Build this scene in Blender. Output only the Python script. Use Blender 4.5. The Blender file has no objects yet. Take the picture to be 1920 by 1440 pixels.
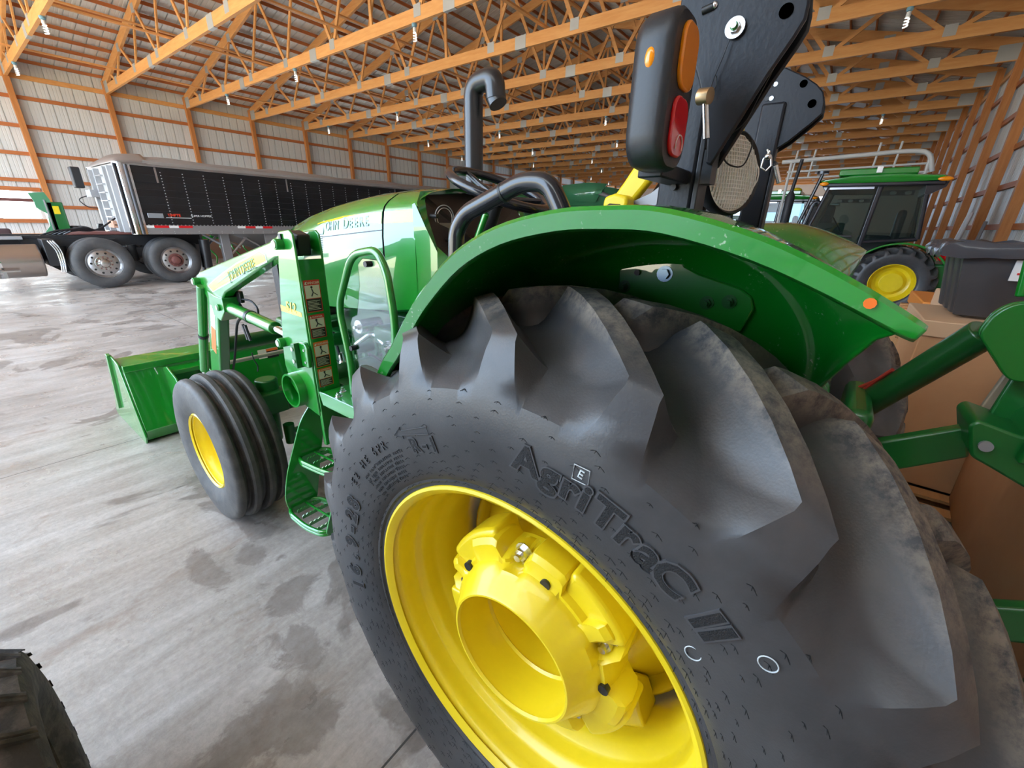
import bpy, bmesh, math, random
from mathutils import Vector, Matrix
from math import sin, cos, pi, radians, hypot, atan2, sqrt
random.seed(7)
scene = bpy.context.scene
COL = scene.collection

# ------------------------------------------------------------------ camera
cam = bpy.data.cameras.new('camera'); camo = bpy.data.objects.new('camera', cam); COL.objects.link(camo)
cam.sensor_fit = 'HORIZONTAL'; cam.sensor_width = 36.0; cam.lens = 777.0/1920*36.0; cam.clip_start = 0.02; cam.clip_end = 400
def cam_basis(pitch, roll, yaw):
    f = Vector((0, cos(pitch), -sin(pitch))); r = Vector((1, 0, 0)); u = r.cross(f)
    r2 = cos(roll)*r+sin(roll)*u; u2 = -sin(roll)*r+cos(roll)*u
    T = Vector((sin(yaw), cos(yaw), 0)); G = Vector((-cos(yaw), sin(yaw), 0)); Z = Vector((0, 0, 1))
    M = Matrix((T, G, Z))
    return M@r2, M@u2, M@f
r_, u_, f_ = cam_basis(radians(21.3), radians(1.4), radians(36.95))
m = Matrix((r_, u_, -f_)).transposed().to_4x4(); m.translation = Vector((0, 0, 1.52)); camo.matrix_world = m
scene.camera = camo

# ------------------------------------------------------------------ view, sky and daylight
vs = scene.view_settings; vs.view_transform = 'Standard'; vs.look = 'None'; vs.gamma = 1.0; vs.use_curve_mapping = False
vs.exposure = 0.80
w = bpy.data.worlds.new('sky'); scene.world = w; w.use_nodes = True
nt = w.node_tree; nt.nodes.clear()
out = nt.nodes.new('ShaderNodeOutputWorld'); bg = nt.nodes.new('ShaderNodeBackground')
tc = nt.nodes.new('ShaderNodeTexCoord'); mp = nt.nodes.new('ShaderNodeMapping'); mp.inputs['Scale'].default_value = (1, 1, 2.6)
nz = nt.nodes.new('ShaderNodeTexNoise'); nz.inputs['Scale'].default_value = 2.2; nz.inputs['Detail'].default_value = 7; nz.inputs['Roughness'].default_value = .55
cr = nt.nodes.new('ShaderNodeValToRGB')
cr.color_ramp.elements[0].position = .52; cr.color_ramp.elements[0].color = (.56, .75, 1.0, 1)
cr.color_ramp.elements[1].position = .70; cr.color_ramp.elements[1].color = (1.0, .97, .92, 1)
nt.links.new(tc.outputs['Generated'], mp.inputs['Vector']); nt.links.new(mp.outputs[0], nz.inputs['Vector'])
nt.links.new(nz.outputs[0], cr.inputs[0]); nt.links.new(cr.outputs[0], bg.inputs['Color']); nt.links.new(bg.outputs[0], out.inputs['Surface'])
bg.inputs['Strength'].default_value = 5.0
sl = bpy.data.lights.new('sun', 'SUN'); sl.energy = 12.0; sl.angle = radians(.6); sl.color = (1, .95, .86)
slo = bpy.data.objects.new('sun', sl); COL.objects.link(slo)
slo.rotation_euler = Vector((-.40, -.45, -.80)).to_track_quat('-Z', 'Y').to_euler(); slo.location = (-20, 20, 40)
def portal(loc, direction, sx, sy):
    l = bpy.data.lights.new('door_daylight', 'AREA'); l.shape = 'RECTANGLE'; l.size = sx; l.size_y = sy; l.energy = 1.0
    l.cycles.is_portal = True
    o = bpy.data.objects.new('door_daylight', l); COL.objects.link(o); o.location = loc
    o.rotation_euler = Vector(direction).to_track_quat('-Z', 'Y').to_euler()
portal((-3.35, 11.55, 2.65), (1, 0, 0), 19.9, 5.25)

portal((52.3, 10.5, 2.3), (-1, 0, 0), 15.8, 4.5)  # portal for the added far doorway

# ------------------------------------------------------------------ materials
MATS = {}
def mat(name, base, rough=.5, metal=0.0, coat=0.0, emit=None, es=0, bump=None, var=None, trans=0, alpha=1, spec=.5, coatr=.05, coatior=1.5):
    if name in MATS: return MATS[name]
    mt = bpy.data.materials.new(name); mt.use_nodes = True; n = mt.node_tree; b = n.nodes['Principled BSDF']
    b.inputs['Base Color'].default_value = (*base, 1); b.inputs['Roughness'].default_value = rough; b.inputs['Metallic'].default_value = metal
    b.inputs['Coat Weight'].default_value = coat; b.inputs['Coat Roughness'].default_value = coatr; b.inputs['Coat IOR'].default_value = coatior; b.inputs['Transmission Weight'].default_value = trans
    b.inputs['Alpha'].default_value = alpha; b.inputs['Specular IOR Level'].default_value = spec
    if emit: b.inputs['Emission Color'].default_value = (*emit, 1); b.inputs['Emission Strength'].default_value = es
    tcn = n.nodes.new('ShaderNodeTexCoord')
    if var:   # (scale, colour2, low, high, stretch)
        sc, c2, lo, hi, st = var
        mpn = n.nodes.new('ShaderNodeMapping'); mpn.inputs['Scale'].default_value = st
        no = n.nodes.new('ShaderNodeTexNoise'); no.inputs['Scale'].default_value = sc; no.inputs['Detail'].default_value = 8; no.inputs['Roughness'].default_value = .65
        ra = n.nodes.new('ShaderNodeValToRGB'); ra.color_ramp.elements[0].position = lo; ra.color_ramp.elements[1].position = hi
        ra.color_ramp.elements[0].color = (*base, 1); ra.color_ramp.elements[1].color = (*c2, 1)
        n.links.new(tcn.outputs['Object'], mpn.inputs[0]); n.links.new(mpn.outputs[0], no.inputs['Vector']); n.links.new(no.outputs[0], ra.inputs[0])
        n.links.new(ra.outputs[0], b.inputs['Base Color'])
    if bump:  # (scale, strength)
        nb = n.nodes.new('ShaderNodeTexNoise'); nb.inputs['Scale'].default_value = bump[0]; nb.inputs['Detail'].default_value = 4
        bp = n.nodes.new('ShaderNodeBump'); bp.inputs['Strength'].default_value = bump[1]; bp.inputs['Distance'].default_value = .01
        n.links.new(tcn.outputs['Object'], nb.inputs['Vector']); n.links.new(nb.outputs[0], bp.inputs['Height']); n.links.new(bp.outputs[0], b.inputs['Normal'])
    MATS[name] = mt; return mt

GREEN = mat('green_paint', (.003, .225, .014), .30, coat=1.0, coatr=.03, coatior=1.8, var=(3.0, (.004, .26, .017), .35, .75, (1, 1, 1)))
GREEND = mat('dark_green_enamel', (.006, .13, .02), .35, coat=.4)
YEL = mat('yellow_paint', (.85, .635, .012), .34, coat=.3, bump=(60, .02), var=(5, (.76, .55, .010), .4, .8, (1, 1, 1)))
RUB = mat('tyre_rubber', (.034, .034, .036), .44, bump=(300, .05), spec=.55)
def dusty_tread():
    n = RUB.node_tree; N = n.nodes; Lk = n.links; b = N['Principled BSDF']; tcn = N.new('ShaderNodeTexCoord'); sp = N.new('ShaderNodeSeparateXYZ'); Lk.new(tcn.outputs['Object'], sp.inputs[0])
    def M(op, a, c=None):
        q = N.new('ShaderNodeMath'); q.operation = op
        for i, v in enumerate((a, c)):
            if v is None: continue
            if isinstance(v, (int, float)): q.inputs[i].default_value = v
            else: Lk.new(v, q.inputs[i])
        return q.outputs[0]
    r = M('SQRT', M('ADD', M('MULTIPLY', sp.outputs[1], sp.outputs[1]), M('MULTIPLY', sp.outputs[2], sp.outputs[2])))
    def noise(sc, det, ro=.65):
        q = N.new('ShaderNodeTexNoise'); q.inputs['Scale'].default_value = sc; q.inputs['Detail'].default_value = det; q.inputs['Roughness'].default_value = ro; Lk.new(tcn.outputs['Object'], q.inputs['Vector']); return q.outputs[0]
    def mr(v, a, c, lo=0, hi=1):
        q = N.new('ShaderNodeMapRange'); Lk.new(v, q.inputs[0]); q.inputs[1].default_value = a; q.inputs[2].default_value = c; q.inputs[3].default_value = lo; q.inputs[4].default_value = hi; return q.outputs[0]
    def mix(f, a, col):
        q = N.new('ShaderNodeMix'); q.data_type = 'RGBA'; Lk.new(f, q.inputs[0]); Lk.new(a, q.inputs[6]); q.inputs[7].default_value = (*col, 1); return q.outputs[2]
    base = N.new('ShaderNodeRGB'); base.outputs[0].default_value = (.036, .036, .038, 1)
    c = mix(M('MULTIPLY', mr(noise(5, 6), .40, .75), .6), base.outputs[0], (.085, .084, .086))
    tread = mr(r, .615, .66)
    c = mix(M('MULTIPLY', M('MULTIPLY', tread, mr(noise(7, 7), .45, .68)), .45), c, (.085, .062, .048))
    top = mr(r, .680, .715)
    c = mix(M('MULTIPLY', M('MULTIPLY', top, mr(noise(38, 8, .75), .38, .60)), .9), c, (.23, .185, .14))
    Lk.new(c, b.inputs['Base Color'])
    Lk.new(mr(M('MULTIPLY', top, noise(30, 5)), .1, .5, .40, .85), b.inputs['Roughness'])
dusty_tread()
RUBD = mat('dusty_rubber', (.085, .078, .072), .7, bump=(90, .25), var=(22, (.20, .175, .15), .42, .75, (1, 1, 1)))
BLK = mat('black_plastic', (.018, .018, .020), .42, bump=(200, .04))
BLKG = mat('black_gloss_steel', (.016, .017, .022), .22, coat=.4)
NAVY = mat('black_painted_steel', (.010, .011, .015), .40, bump=(120, .05), spec=.4)
CHR = mat('chrome', (.85, .86, .88), .08, 1.0)
ALU = mat('aluminium', (.62, .63, .65), .30, 1.0, bump=(30, .05))
STEEL = mat('zinc_steel', (.70, .70, .68), .25, 1.0)
GREYM = mat('grey_metal', (.33, .33, .34), .5, .3)
GLASS = mat('tinted_glass', (.03, .05, .05), .03, coat=1.0)
CLEAR = mat('clear_polycarbonate', (.95, .98, .97), .04, trans=1.0)
WOOD = mat('truss_lumber', (.70, .30, .085), .62, var=(5, (.82, .42, .15), .3, .75, (1, .35, 3)))
WOODR = mat('post_lumber', (.50, .17, .04), .62, var=(4, (.66, .27, .08), .3, .75, (4, 4, .4)))
WOODG = mat('girt_lumber', (.45, .13, .035), .65, var=(4, (.58, .20, .06), .3, .75, (.3, 4, 4)))
PLATE = mat('galvanised_plate', (.50, .50, .49), .45, .35, bump=(90, .3))
WALLM = mat('wall_sheet', (.70, .70, .68), .45, .1, var=(1.2, (.76, .74, .69), .3, .8, (1, 1, .25)))
ROOFM = mat('roof_sheet', (.66, .65, .62), .5, .1, var=(1.5, (.76, .74, .70), .3, .8, (1, .25, 1)))
PALE = mat('eave_sheet', (.72, .68, .58), .6)
CARD = mat('cardboard', (.56, .30, .145), .8, var=(3, (.64, .37, .19), .3, .8, (1, 1, 1)))
CARDL = mat('pale_cardboard', (.70, .47, .29), .8)
PALW = mat('pallet_wood', (.52, .27, .10), .75, var=(6, (.66, .38, .17), .3, .8, (.4, 4, 4)))
RED = mat('red_lens', (.72, .006, .012), .08, coat=.6)
AMB = mat('amber_lens', (1.0, .30, .005), .10, coat=.6)
WHITE = mat('white_plastic', (.80, .80, .78), .35)
BLUEC = mat('blue_grey_cap', (.20, .38, .48), .4)
LUM = mat('led_tube_white', (.9, .92, .97), .3)
RSTR = mat('red_reflector', (.62, .01, .015), .35)
DECO = mat('decal_orange', (.80, .16, .02), .4)
DECR = mat('decal_red', (.62, .035, .02), .4)
DECK = mat('decal_black', (.02, .02, .02), .4)
DECW = mat('decal_ivory', (.72, .70, .56), .4)
DECG = mat('decal_grey', (.55, .60, .62), .35)
DUST = mat('dusty_tarp', (.26, .225, .205), .75, var=(3, (.36, .32, .29), .3, .8, (.3, 1, 1)))
BLKP = mat('black_trailer_panel', (.010, .010, .012), .22, coat=.3)
RUST = mat('rusty_iron', (.16, .055, .045), .7)
LINER = mat('black_plastic_sheet', (.060, .060, .066), .33, bump=(9, .5))
GRAV = mat('gravel_yard', (.62, .50, .34), .9, var=(.4, (.54, .46, .28), .3, .8, (1, 1, 1)))
LENSW = mat('ribbed_lamp_glass', (.85, .82, .72), .18, .15, coat=.7)

STAINS = [(.50, 1.54, .13, .13), (.33, 2.02, .06, .20), (.41, 1.27, .08, .14), (.16, 1.10, .20, .13), (.50, 1.92, .06, .10), (-.25, 2.2, .10, .05), (.30, 1.0, .12, .08)]
def add_nodes_floor():
    mt = bpy.data.materials.new('concrete'); mt.use_nodes = True; n = mt.node_tree; N = n.nodes; Lk = n.links
    b = N['Principled BSDF']; tcn = N.new('ShaderNodeTexCoord')
    def noise(scale, det, rough, st=(1, 1, 1), dist=0, rot=0):
        mp = N.new('ShaderNodeMapping'); mp.inputs['Scale'].default_value = st; mp.inputs['Rotation'].default_value = (0, 0, rot)
        no = N.new('ShaderNodeTexNoise'); no.inputs['Scale'].default_value = scale; no.inputs['Detail'].default_value = det; no.inputs['Roughness'].default_value = rough; no.inputs['Distortion'].default_value = dist
        Lk.new(tcn.outputs['Object'], mp.inputs[0]); Lk.new(mp.outputs[0], no.inputs['Vector']); return no.outputs[0]
    def ramp(v, p0, c0, p1, c1):
        r = N.new('ShaderNodeValToRGB'); r.color_ramp.elements[0].position = p0; r.color_ramp.elements[1].position = p1
        r.color_ramp.elements[0].color = (*c0, 1); r.color_ramp.elements[1].color = (*c1, 1); Lk.new(v, r.inputs[0]); return r.outputs[0]
    def mix(f, a, c, mode='MIX'):
        x = N.new('ShaderNodeMix'); x.data_type = 'RGBA'; x.blend_type = mode
        if isinstance(f, float): x.inputs[0].default_value = f
        else: Lk.new(f, x.inputs[0])
        Lk.new(a, x.inputs[6]); Lk.new(c, x.inputs[7]); return x.outputs[2]
    def const(c):
        x = N.new('ShaderNodeRGB'); x.outputs[0].default_value = (*c, 1); return x.outputs[0]
    base = ramp(noise(1.1, 9, .62, dist=.4), .34, (.36, .325, .295), .68, (.54, .50, .465))
    streak = ramp(noise(5, 9, .7, (.22, 1.3, 1), .5, .25), .36, (.74, .71, .68), .68, (1.12, 1.12, 1.14))
    c = mix(1.0, base, streak, 'MULTIPLY')
    fine = ramp(noise(42, 5, .7), .3, (.82, .81, .80), .7, (1.1, 1.1, 1.1)); c = mix(1.0, c, fine, 'MULTIPLY')
    sf = ramp(noise(1.25, 6, .55, dist=1.0, rot=.7), .56, (0, 0, 0), .585, (.72, .72, .72))
    stain = ramp(noise(16, 6, .7), .35, (.13, .105, .090), .7, (.24, .205, .18)); c = mix(sf, c, stain)
    sf2 = ramp(noise(3.1, 7, .65, (1, 1.6, 1), .6, 1.1), .58, (0, 0, 0), .72, (.6, .6, .6)); c = mix(sf2, c, const((.24, .165, .12)))
    # damp brown patches on the slab near the doorway
    sp0 = N.new('ShaderNodeSeparateXYZ'); Lk.new(tcn.outputs['Object'], sp0.inputs[0]); wob = noise(5.5, 8, .68, dist=.6)
    def math(op, a, b2=None, b3=None):
        q = N.new('ShaderNodeMath'); q.operation = op
        for i, v in enumerate((a, b2, b3)):
            if v is None: continue
            if isinstance(v, (int, float)): q.inputs[i].default_value = v
            else: Lk.new(v, q.inputs[i])
        return q.outputs[0]
    acc = None
    for (cx, cy, rx, ry) in STAINS:
        dx = math('DIVIDE', math('SUBTRACT', sp0.outputs[0], cx), rx); dy = math('DIVIDE', math('SUBTRACT', sp0.outputs[1], cy), ry)
        d = math('SQRT', math('ADD', math('MULTIPLY', dx, dx), math('MULTIPLY', dy, dy))); d = math('SUBTRACT', math('ADD', d, math('MULTIPLY', wob, 3.4)), 1.7)
        k = math('SUBTRACT', 1.0, d); acc = k if acc is None else math('MAXIMUM', acc, k)
    f = N.new('ShaderNodeMapRange'); Lk.new(acc, f.inputs[0]); f.inputs[1].default_value = 0; f.inputs[2].default_value = .30; f.inputs[3].default_value = 0; f.inputs[4].default_value = .62
    c = mix(f.outputs[0], c, stain)
    # saw-cut joints
    sep = N.new('ShaderNodeSeparateXYZ'); Lk.new(tcn.outputs['Object'], sep.inputs[0])
    def joint(o, off, per, wd):
        a = N.new('ShaderNodeMath'); a.operation = 'SUBTRACT'; Lk.new(o, a.inputs[0]); a.inputs[1].default_value = off
        d = N.new('ShaderNodeMath'); d.operation = 'WRAP'; Lk.new(a.outputs[0], d.inputs[0]); d.inputs[1].default_value = -per/2; d.inputs[2].default_value = per/2
        e = N.new('ShaderNodeMath'); e.operation = 'ABSOLUTE'; Lk.new(d.outputs[0], e.inputs[0])
        g = N.new('ShaderNodeMath'); g.operation = 'LESS_THAN'; Lk.new(e.outputs[0], g.inputs[0]); g.inputs[1].default_value = wd; return g.outputs[0]
    c = mix(joint(sep.outputs[1], .725, 3.01, .0035), c, const((.07, .065, .06)))
    c = mix(joint(sep.outputs[0], 1.87, 3.01, .0035), c, const((.07, .065, .06)))
    Lk.new(c, b.inputs['Base Color'])
    rr = ramp(noise(2.3, 6, .6), .35, (.22, .22, .22), .7, (.55, .55, .55)); Lk.new(rr, b.inputs['Roughness'])
    bp = N.new('ShaderNodeBump'); bp.inputs['Strength'].default_value = .10; bp.inputs['Distance'].default_value = .01
    Lk.new(noise(60, 6, .7), bp.inputs['Height']); Lk.new(bp.outputs[0], b.inputs['Normal'])
    return mt
CONC = add_nodes_floor()
def translucent(name, col):
    mt = bpy.data.materials.new(name); mt.use_nodes = True; n = mt.node_tree; b = n.nodes['Principled BSDF']; n.nodes.remove(b)
    t = n.nodes.new('ShaderNodeBsdfTranslucent'); t.inputs[0].default_value = (*col, 1); n.links.new(t.outputs[0], n.nodes['Material Output'].inputs[0]); return mt
FIBRE = translucent('translucent_fibreglass', (.88, .88, .84))

# ------------------------------------------------------------------ mesh helpers
def wloc(o):
    v = Vector((0, 0, 0))
    while o is not None: v = v+o.location; o = o.parent
    return v
class MB:
    def __init__(s, M=None): s.v = []; s.f = []; s.M = M
    def _add(s, vs_, fs):
        k = len(s.v)
        for p in vs_:
            p = Vector(p)
            s.v.append(s.M@p if s.M else p)
        for f in fs: s.f.append([i+k for i in f])
        return s
    def box(s, x0, x1, y0, y1, z0, z1):
        P = [(x, y, z) for x in (x0, x1) for y in (y0, y1) for z in (z0, z1)]
        return s._add(P, [(0, 1, 3, 2), (4, 6, 7, 5), (0, 4, 5, 1), (2, 3, 7, 6), (0, 2, 6, 4), (1, 5, 7, 3)])
    def prism(s, pts, ax, a, b):   # pts: outline in the two other axes, extruded along ax from a to b
        def P(p, t): return {'x': (t, p[0], p[1]), 'y': (p[0], t, p[1]), 'z': (p[0], p[1], t)}[ax]
        n = len(pts)
        return s._add([P(p, a) for p in pts]+[P(p, b) for p in pts], [list(range(n))[::-1], list(range(n, 2*n))]+[(i, (i+1) % n, n+(i+1) % n, n+i) for i in range(n)])
    def tube(s, path, r, n=12, closed=False, cap=True):
        path = [Vector(p) for p in path]; m_ = len(path); k = len(s.v); ring = []
        rr = r if isinstance(r, (list, tuple)) else [r]*m_
        up = None; vs_ = []; fs = []
        for i, p in enumerate(path):
            if closed: t = (path[(i+1) % m_]-path[i-1])
            else: t = (path[min(i+1, m_-1)]-path[max(i-1, 0)])
            t.normalize()
            if up is None:
                up = Vector((0, 0, 1)) if abs(t.z) < .9 else Vector((1, 0, 0))
            a = t.cross(up); 
            if a.length < 1e-6: a = t.orthogonal()
            a.normalize(); b = a.cross(t).normalized(); up = b
            for j in range(n):
                an = 2*pi*j/n; vs_.append(p+rr[i]*(cos(an)*a+sin(an)*b))
        for i in range(m_ if closed else m_-1):
            for j in range(n):
                i2 = (i+1) % m_
                fs.append((i*n+j, i2*n+j, i2*n+(j+1) % n, i*n+(j+1) % n))
        if cap and not closed: fs.append(list(range(n))); fs.append([(m_-1)*n+j for j in range(n)][::-1])
        return s._add(vs_, fs)
    def lathe(s, prof, c, ax='x', n=48, closed=False, cap=False, a0=0.0):  # prof: (along axis, radius)
        vs_ = []; fs = []; c = Vector(c); m_ = len(prof)
        for (t, r) in prof:
            for j in range(n):
                a = 2*pi*j/n+a0
                q = {'x': (t, r*cos(a), r*sin(a)), 'y': (r*sin(a), t, r*cos(a)), 'z': (r*cos(a), r*sin(a), t)}[ax]
                vs_.append(c+Vector(q))
        for i in range(m_ if closed else m_-1):
            i2 = (i+1) % m_
            for j in range(n): fs.append((i*n+j, i*n+(j+1) % n, i2*n+(j+1) % n, i2*n+j))
        if cap: fs.append(list(range(n))[::-1]); fs.append([(m_-1)*n+j for j in range(n)])
        return s._add(vs_, fs)
    def cyl(s, p0, p1, r, n=16): return s.tube([p0, p1], r, n)
    def grid(s, rows, wrap=False):
        nr = len(rows); nc = len(rows[0]); fs = []
        for i in range(nr-1):
            for j in range(nc if wrap else nc-1): fs.append((i*nc+j, i*nc+(j+1) % nc, (i+1)*nc+(j+1) % nc, (i+1)*nc+j))
        return s._add([p for r in rows for p in r], fs)
    def ball(s, c, rx, ry, rz, n=12):
        rows = []
        for i in range(n+1):
            a = pi*i/n; rows.append([(c[0]+rx*sin(a)*cos(2*pi*j/(2*n)), c[1]+ry*sin(a)*sin(2*pi*j/(2*n)), c[2]+rz*cos(a)) for j in range(2*n)])
        return s.grid(rows, True)
    def build(s, name, material, parent=None, smooth=35, bevel=0, segs=2, solid=0):
        me = bpy.data.meshes.new(name); off = wloc(parent) if parent else Vector((0, 0, 0))
        me.from_pydata([tuple(p-off) for p in s.v], [], s.f); me.validate()
        b = bmesh.new(); b.from_mesh(me); bmesh.ops.remove_doubles(b, verts=b.verts, dist=1e-5); bmesh.ops.recalc_face_normals(b, faces=b.faces); b.to_mesh(me); b.free()
        if isinstance(material, (list, tuple)):
            for q in material: me.materials.append(q)
        else: me.materials.append(material)
        if smooth: me.shade_smooth(); me.set_sharp_from_angle(angle=radians(smooth))
        o = bpy.data.objects.new(name, me); COL.objects.link(o)
        if parent: o.parent = parent
        if solid: q = o.modifiers.new('thickness', 'SOLIDIFY'); q.thickness = solid; q.offset = 0
        if bevel: q = o.modifiers.new('bevel', 'BEVEL'); q.width = bevel; q.segments = segs; q.limit_method = 'ANGLE'; q.angle_limit = radians(35)
        return o
def tag(o, label=None, cat=None, group=None, kind=None):
    if label: o['label'] = label
    if cat: o['category'] = cat
    if group: o['group'] = group
    if kind: o['kind'] = kind
    return o
def empty(name, loc, label=None, cat=None, group=None):
    o = bpy.data.objects.new(name, None); COL.objects.link(o); o.location = loc; o.empty_display_size = .1
    return tag(o, label, cat, group)
def copy_tree(o, parent=None):
    c = o.copy(); COL.objects.link(c)
    if parent: c.parent = parent
    for ch in list(o.children): copy_tree(ch, c)
    return c
def arc_pts(pts, rad, n=5):    # round the corners of an open 3D polyline
    P = [Vector(p) for p in pts]; out_ = [P[0]]
    for i in range(1, len(P)-1):
        a = (P[i-1]-P[i]); b = (P[i+1]-P[i]); r = min(rad, a.length*.45, b.length*.45)
        A = P[i]+a.normalized()*r; B = P[i]+b.normalized()*r
        for k in range(n+1):
            t = k/n; out_.append((1-t)**2*A+2*t*(1-t)*P[i]+t*t*B)
    out_.append(P[-1]); return out_
def text_mesh(s, size, depth, spacing=1.0, shear=0, bold=0.0):
    cu = bpy.data.curves.new('lettering', 'FONT'); cu.body = s; cu.size = size; cu.extrude = depth; cu.align_x = 'CENTER'; cu.space_character = spacing; cu.shear = shear; cu.offset = bold; cu.resolution_u = 3
    o = bpy.data.objects.new('lettering', cu); COL.objects.link(o); dg = bpy.context.evaluated_depsgraph_get()
    me = bpy.data.meshes.new_from_object(o.evaluated_get(dg)); bpy.data.objects.remove(o); bpy.data.curves.remove(cu)
    return me
def place_text(name, s, size, depth, material, parent, origin, right, up, spacing=1.0, shear=0, bold=0.0):
    me = text_mesh(s, size, depth, spacing, shear, bold); R = Vector(right).normalized(); U = Vector(up).normalized(); Nn = R.cross(U)
    off = wloc(parent) if parent else Vector((0, 0, 0)); O = Vector(origin)-off
    for v in me.vertices: c = v.co.copy(); v.co = O+R*c.x+U*c.y+Nn*c.z
    me.materials.clear(); me.materials.append(material); me.name = name
    o = bpy.data.objects.new(name, me); COL.objects.link(o); o.parent = parent; return o
# ------------------------------------------------------------------ the building
XK = [2.72+2.43*k for k in range(-2, 21)]
X0, X1 = -3.4, 52.5; YL, YR = 22.55, -2.35; RZ = 8.9; YM = 10.1; ZE = 5.95; SL = (RZ-ZE)/(YL-YM)
def roofz(y): return RZ-abs(y-YM)*SL
g = MB().box(X0-.3, X1, YR-.3, YL+.3, -.2, 0); tag(g.build('floor', CONC, smooth=0), 'mottled grey concrete slab floor with saw-cut joints', 'floor', kind='structure')
g = MB().box(-90, X0-.31, -70, 90, -.3, -.03); tag(g.build('gravel_yard', GRAV, smooth=0), 'tan gravel yard outside the open end door', 'ground', kind='structure')
def ribbed(u0, u1, pitch=.305):
    P = []; u = u0
    while u < u1:
        P += [(u, 0), (u+.004, .034), (u+.030, .034), (u+.034, 0), (u+.13, 0), (u+.135, .005), (u+.15, .005), (u+.155, 0), (u+.215, 0), (u+.22, .005), (u+.235, .005), (u+.24, 0)]; u += pitch
    return P+[(u1, 0)]
def wall_sheets(name, y, sgn, z0, z1, holes=(), mt=None, xr=None):
    mb = MB(); xa, xb = xr if xr else (X0, X1)
    P = [p for p in ribbed(xa, xb)]
    for (ua, va), (ub, vb) in zip(P[:-1], P[1:]):
        zs = [(z0, z1)]
        for (h0, h1, hz0, hz1) in holes:
            if ua >= h0 and ub <= h1: zs = [(z0, hz0), (hz1, z1)]
        for (za, zb) in zs: mb._add([(ua, y+sgn*va, za), (ub, y+sgn*vb, za), (ub, y+sgn*vb, zb), (ua, y+sgn*va, zb)], [(0, 1, 2, 3)])
    return mb.build(name, mt or WALLM, smooth=0)
wl = wall_sheets('wall_left', YL+.12, 1, 0, 6.0, holes=[(-2.2, 2.42, 1.27, 2.13), (5.8, 24, 1.27, 2.40)]); tag(wl, 'pale ribbed metal left side wall', 'wall', kind='structure')
wr = wall_sheets('wall_right', YR-.12, -1, 0, 6.0); tag(wr, 'ribbed metal right side wall behind the posts', 'wall', kind='structure')
def gable(name, x, hole=None, open_top=False):
    mb = MB()
    def seg(y0, y1, z0f, z1f): mb._add([(x, y0, z0f(y0)), (x, y1, z0f(y1)), (x, y1, z1f(y1)), (x, y0, z1f(y0))], [(0, 1, 2, 3)])
    zero = lambda y: 0.0
    ys = sorted(set([YR-.15, YM, YL+.15]+([hole[0], hole[1]] if hole else [])))
    for a, b_ in zip(ys[:-1], ys[1:]):
        if hole and a >= hole[0] and b_ <= hole[1]: seg(a, b_, lambda y: hole[2], (lambda y: hole[2]+.25) if open_top else roofz)
        else: seg(a, b_, zero, (lambda y: 5.3) if open_top else roofz)
    return mb.build(name, WALLM, smooth=0, solid=.02)
tag(MB()._add([(X0+.02, YR, 5.3), (X0+.02, YL, 5.3), (X0+.02, YL, roofz(YL)), (X0+.02, YM, roofz(YM)), (X0+.02, YR, roofz(YR))], [(0, 1, 2, 3, 4)]).build('window_added_gable', FIBRE, smooth=0), 'unseen translucent gable added over the open end door for light', 'window', kind='structure')  # out of view; added to let daylight onto the trusses
tag(gable('wall_near', X0, (1.6, 21.5, 5.3), True), 'near end wall with the wide open doorway', 'wall', kind='structure')
tag(gable('wall_far', X1, (2.6, 18.4, 4.5)), 'far end wall beyond the machinery', 'wall', kind='structure')  # doorway opening added behind the combines to bring in daylight
def roof(name, ya, yb):
    mb = MB(); P = ribbed(X0, X1)
    for (ua, va), (ub, vb) in zip(P[:-1], P[1:]):
        za, zb = roofz(ya)+.10, roofz(yb)+.10
        mb._add([(ua, ya, za+va), (ub, ya, za+vb), (ub, yb, zb+vb), (ua, yb, zb+va)], [(0, 1, 2, 3)])
    return tag(mb.build(name, ROOFM, smooth=0), 'underside of ribbed metal roof on the '+('left' if ya > YM else 'right')+' slope', 'roof', kind='structure')
roof('ceiling_left_slope', YL+.5, YM); roof('ceiling_right_slope', YR-.5, YM)
for nm, y0, y1, sd in (('trim_left_eave', YL+.13, YL+.5, 'left'), ('trim_right_eave', YR-.5, YR-.13, 'right')):
    tag(MB().box(X0, X1, y0, y1, 5.88, 5.90).build(nm, PALE, smooth=0), 'pale soffit strip along the %s eave' % sd, 'trim', kind='structure')
# bright window low in the left wall
tag(MB().box(-2.2, 2.42, YL+.15, YL+.16, 1.27, 2.13).build('window_1', FIBRE, smooth=0), 'bright translucent window low in the left wall', 'window', kind='structure')
tag(MB().box(5.8, 24, YL+.15, YL+.16, 1.27, 2.40).build('window_added_strip', FIBRE, smooth=0), 'unseen translucent strip added in the left wall behind the trailer for light', 'window', kind='structure')  # invented opening, out of view, brings daylight to the left side
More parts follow.
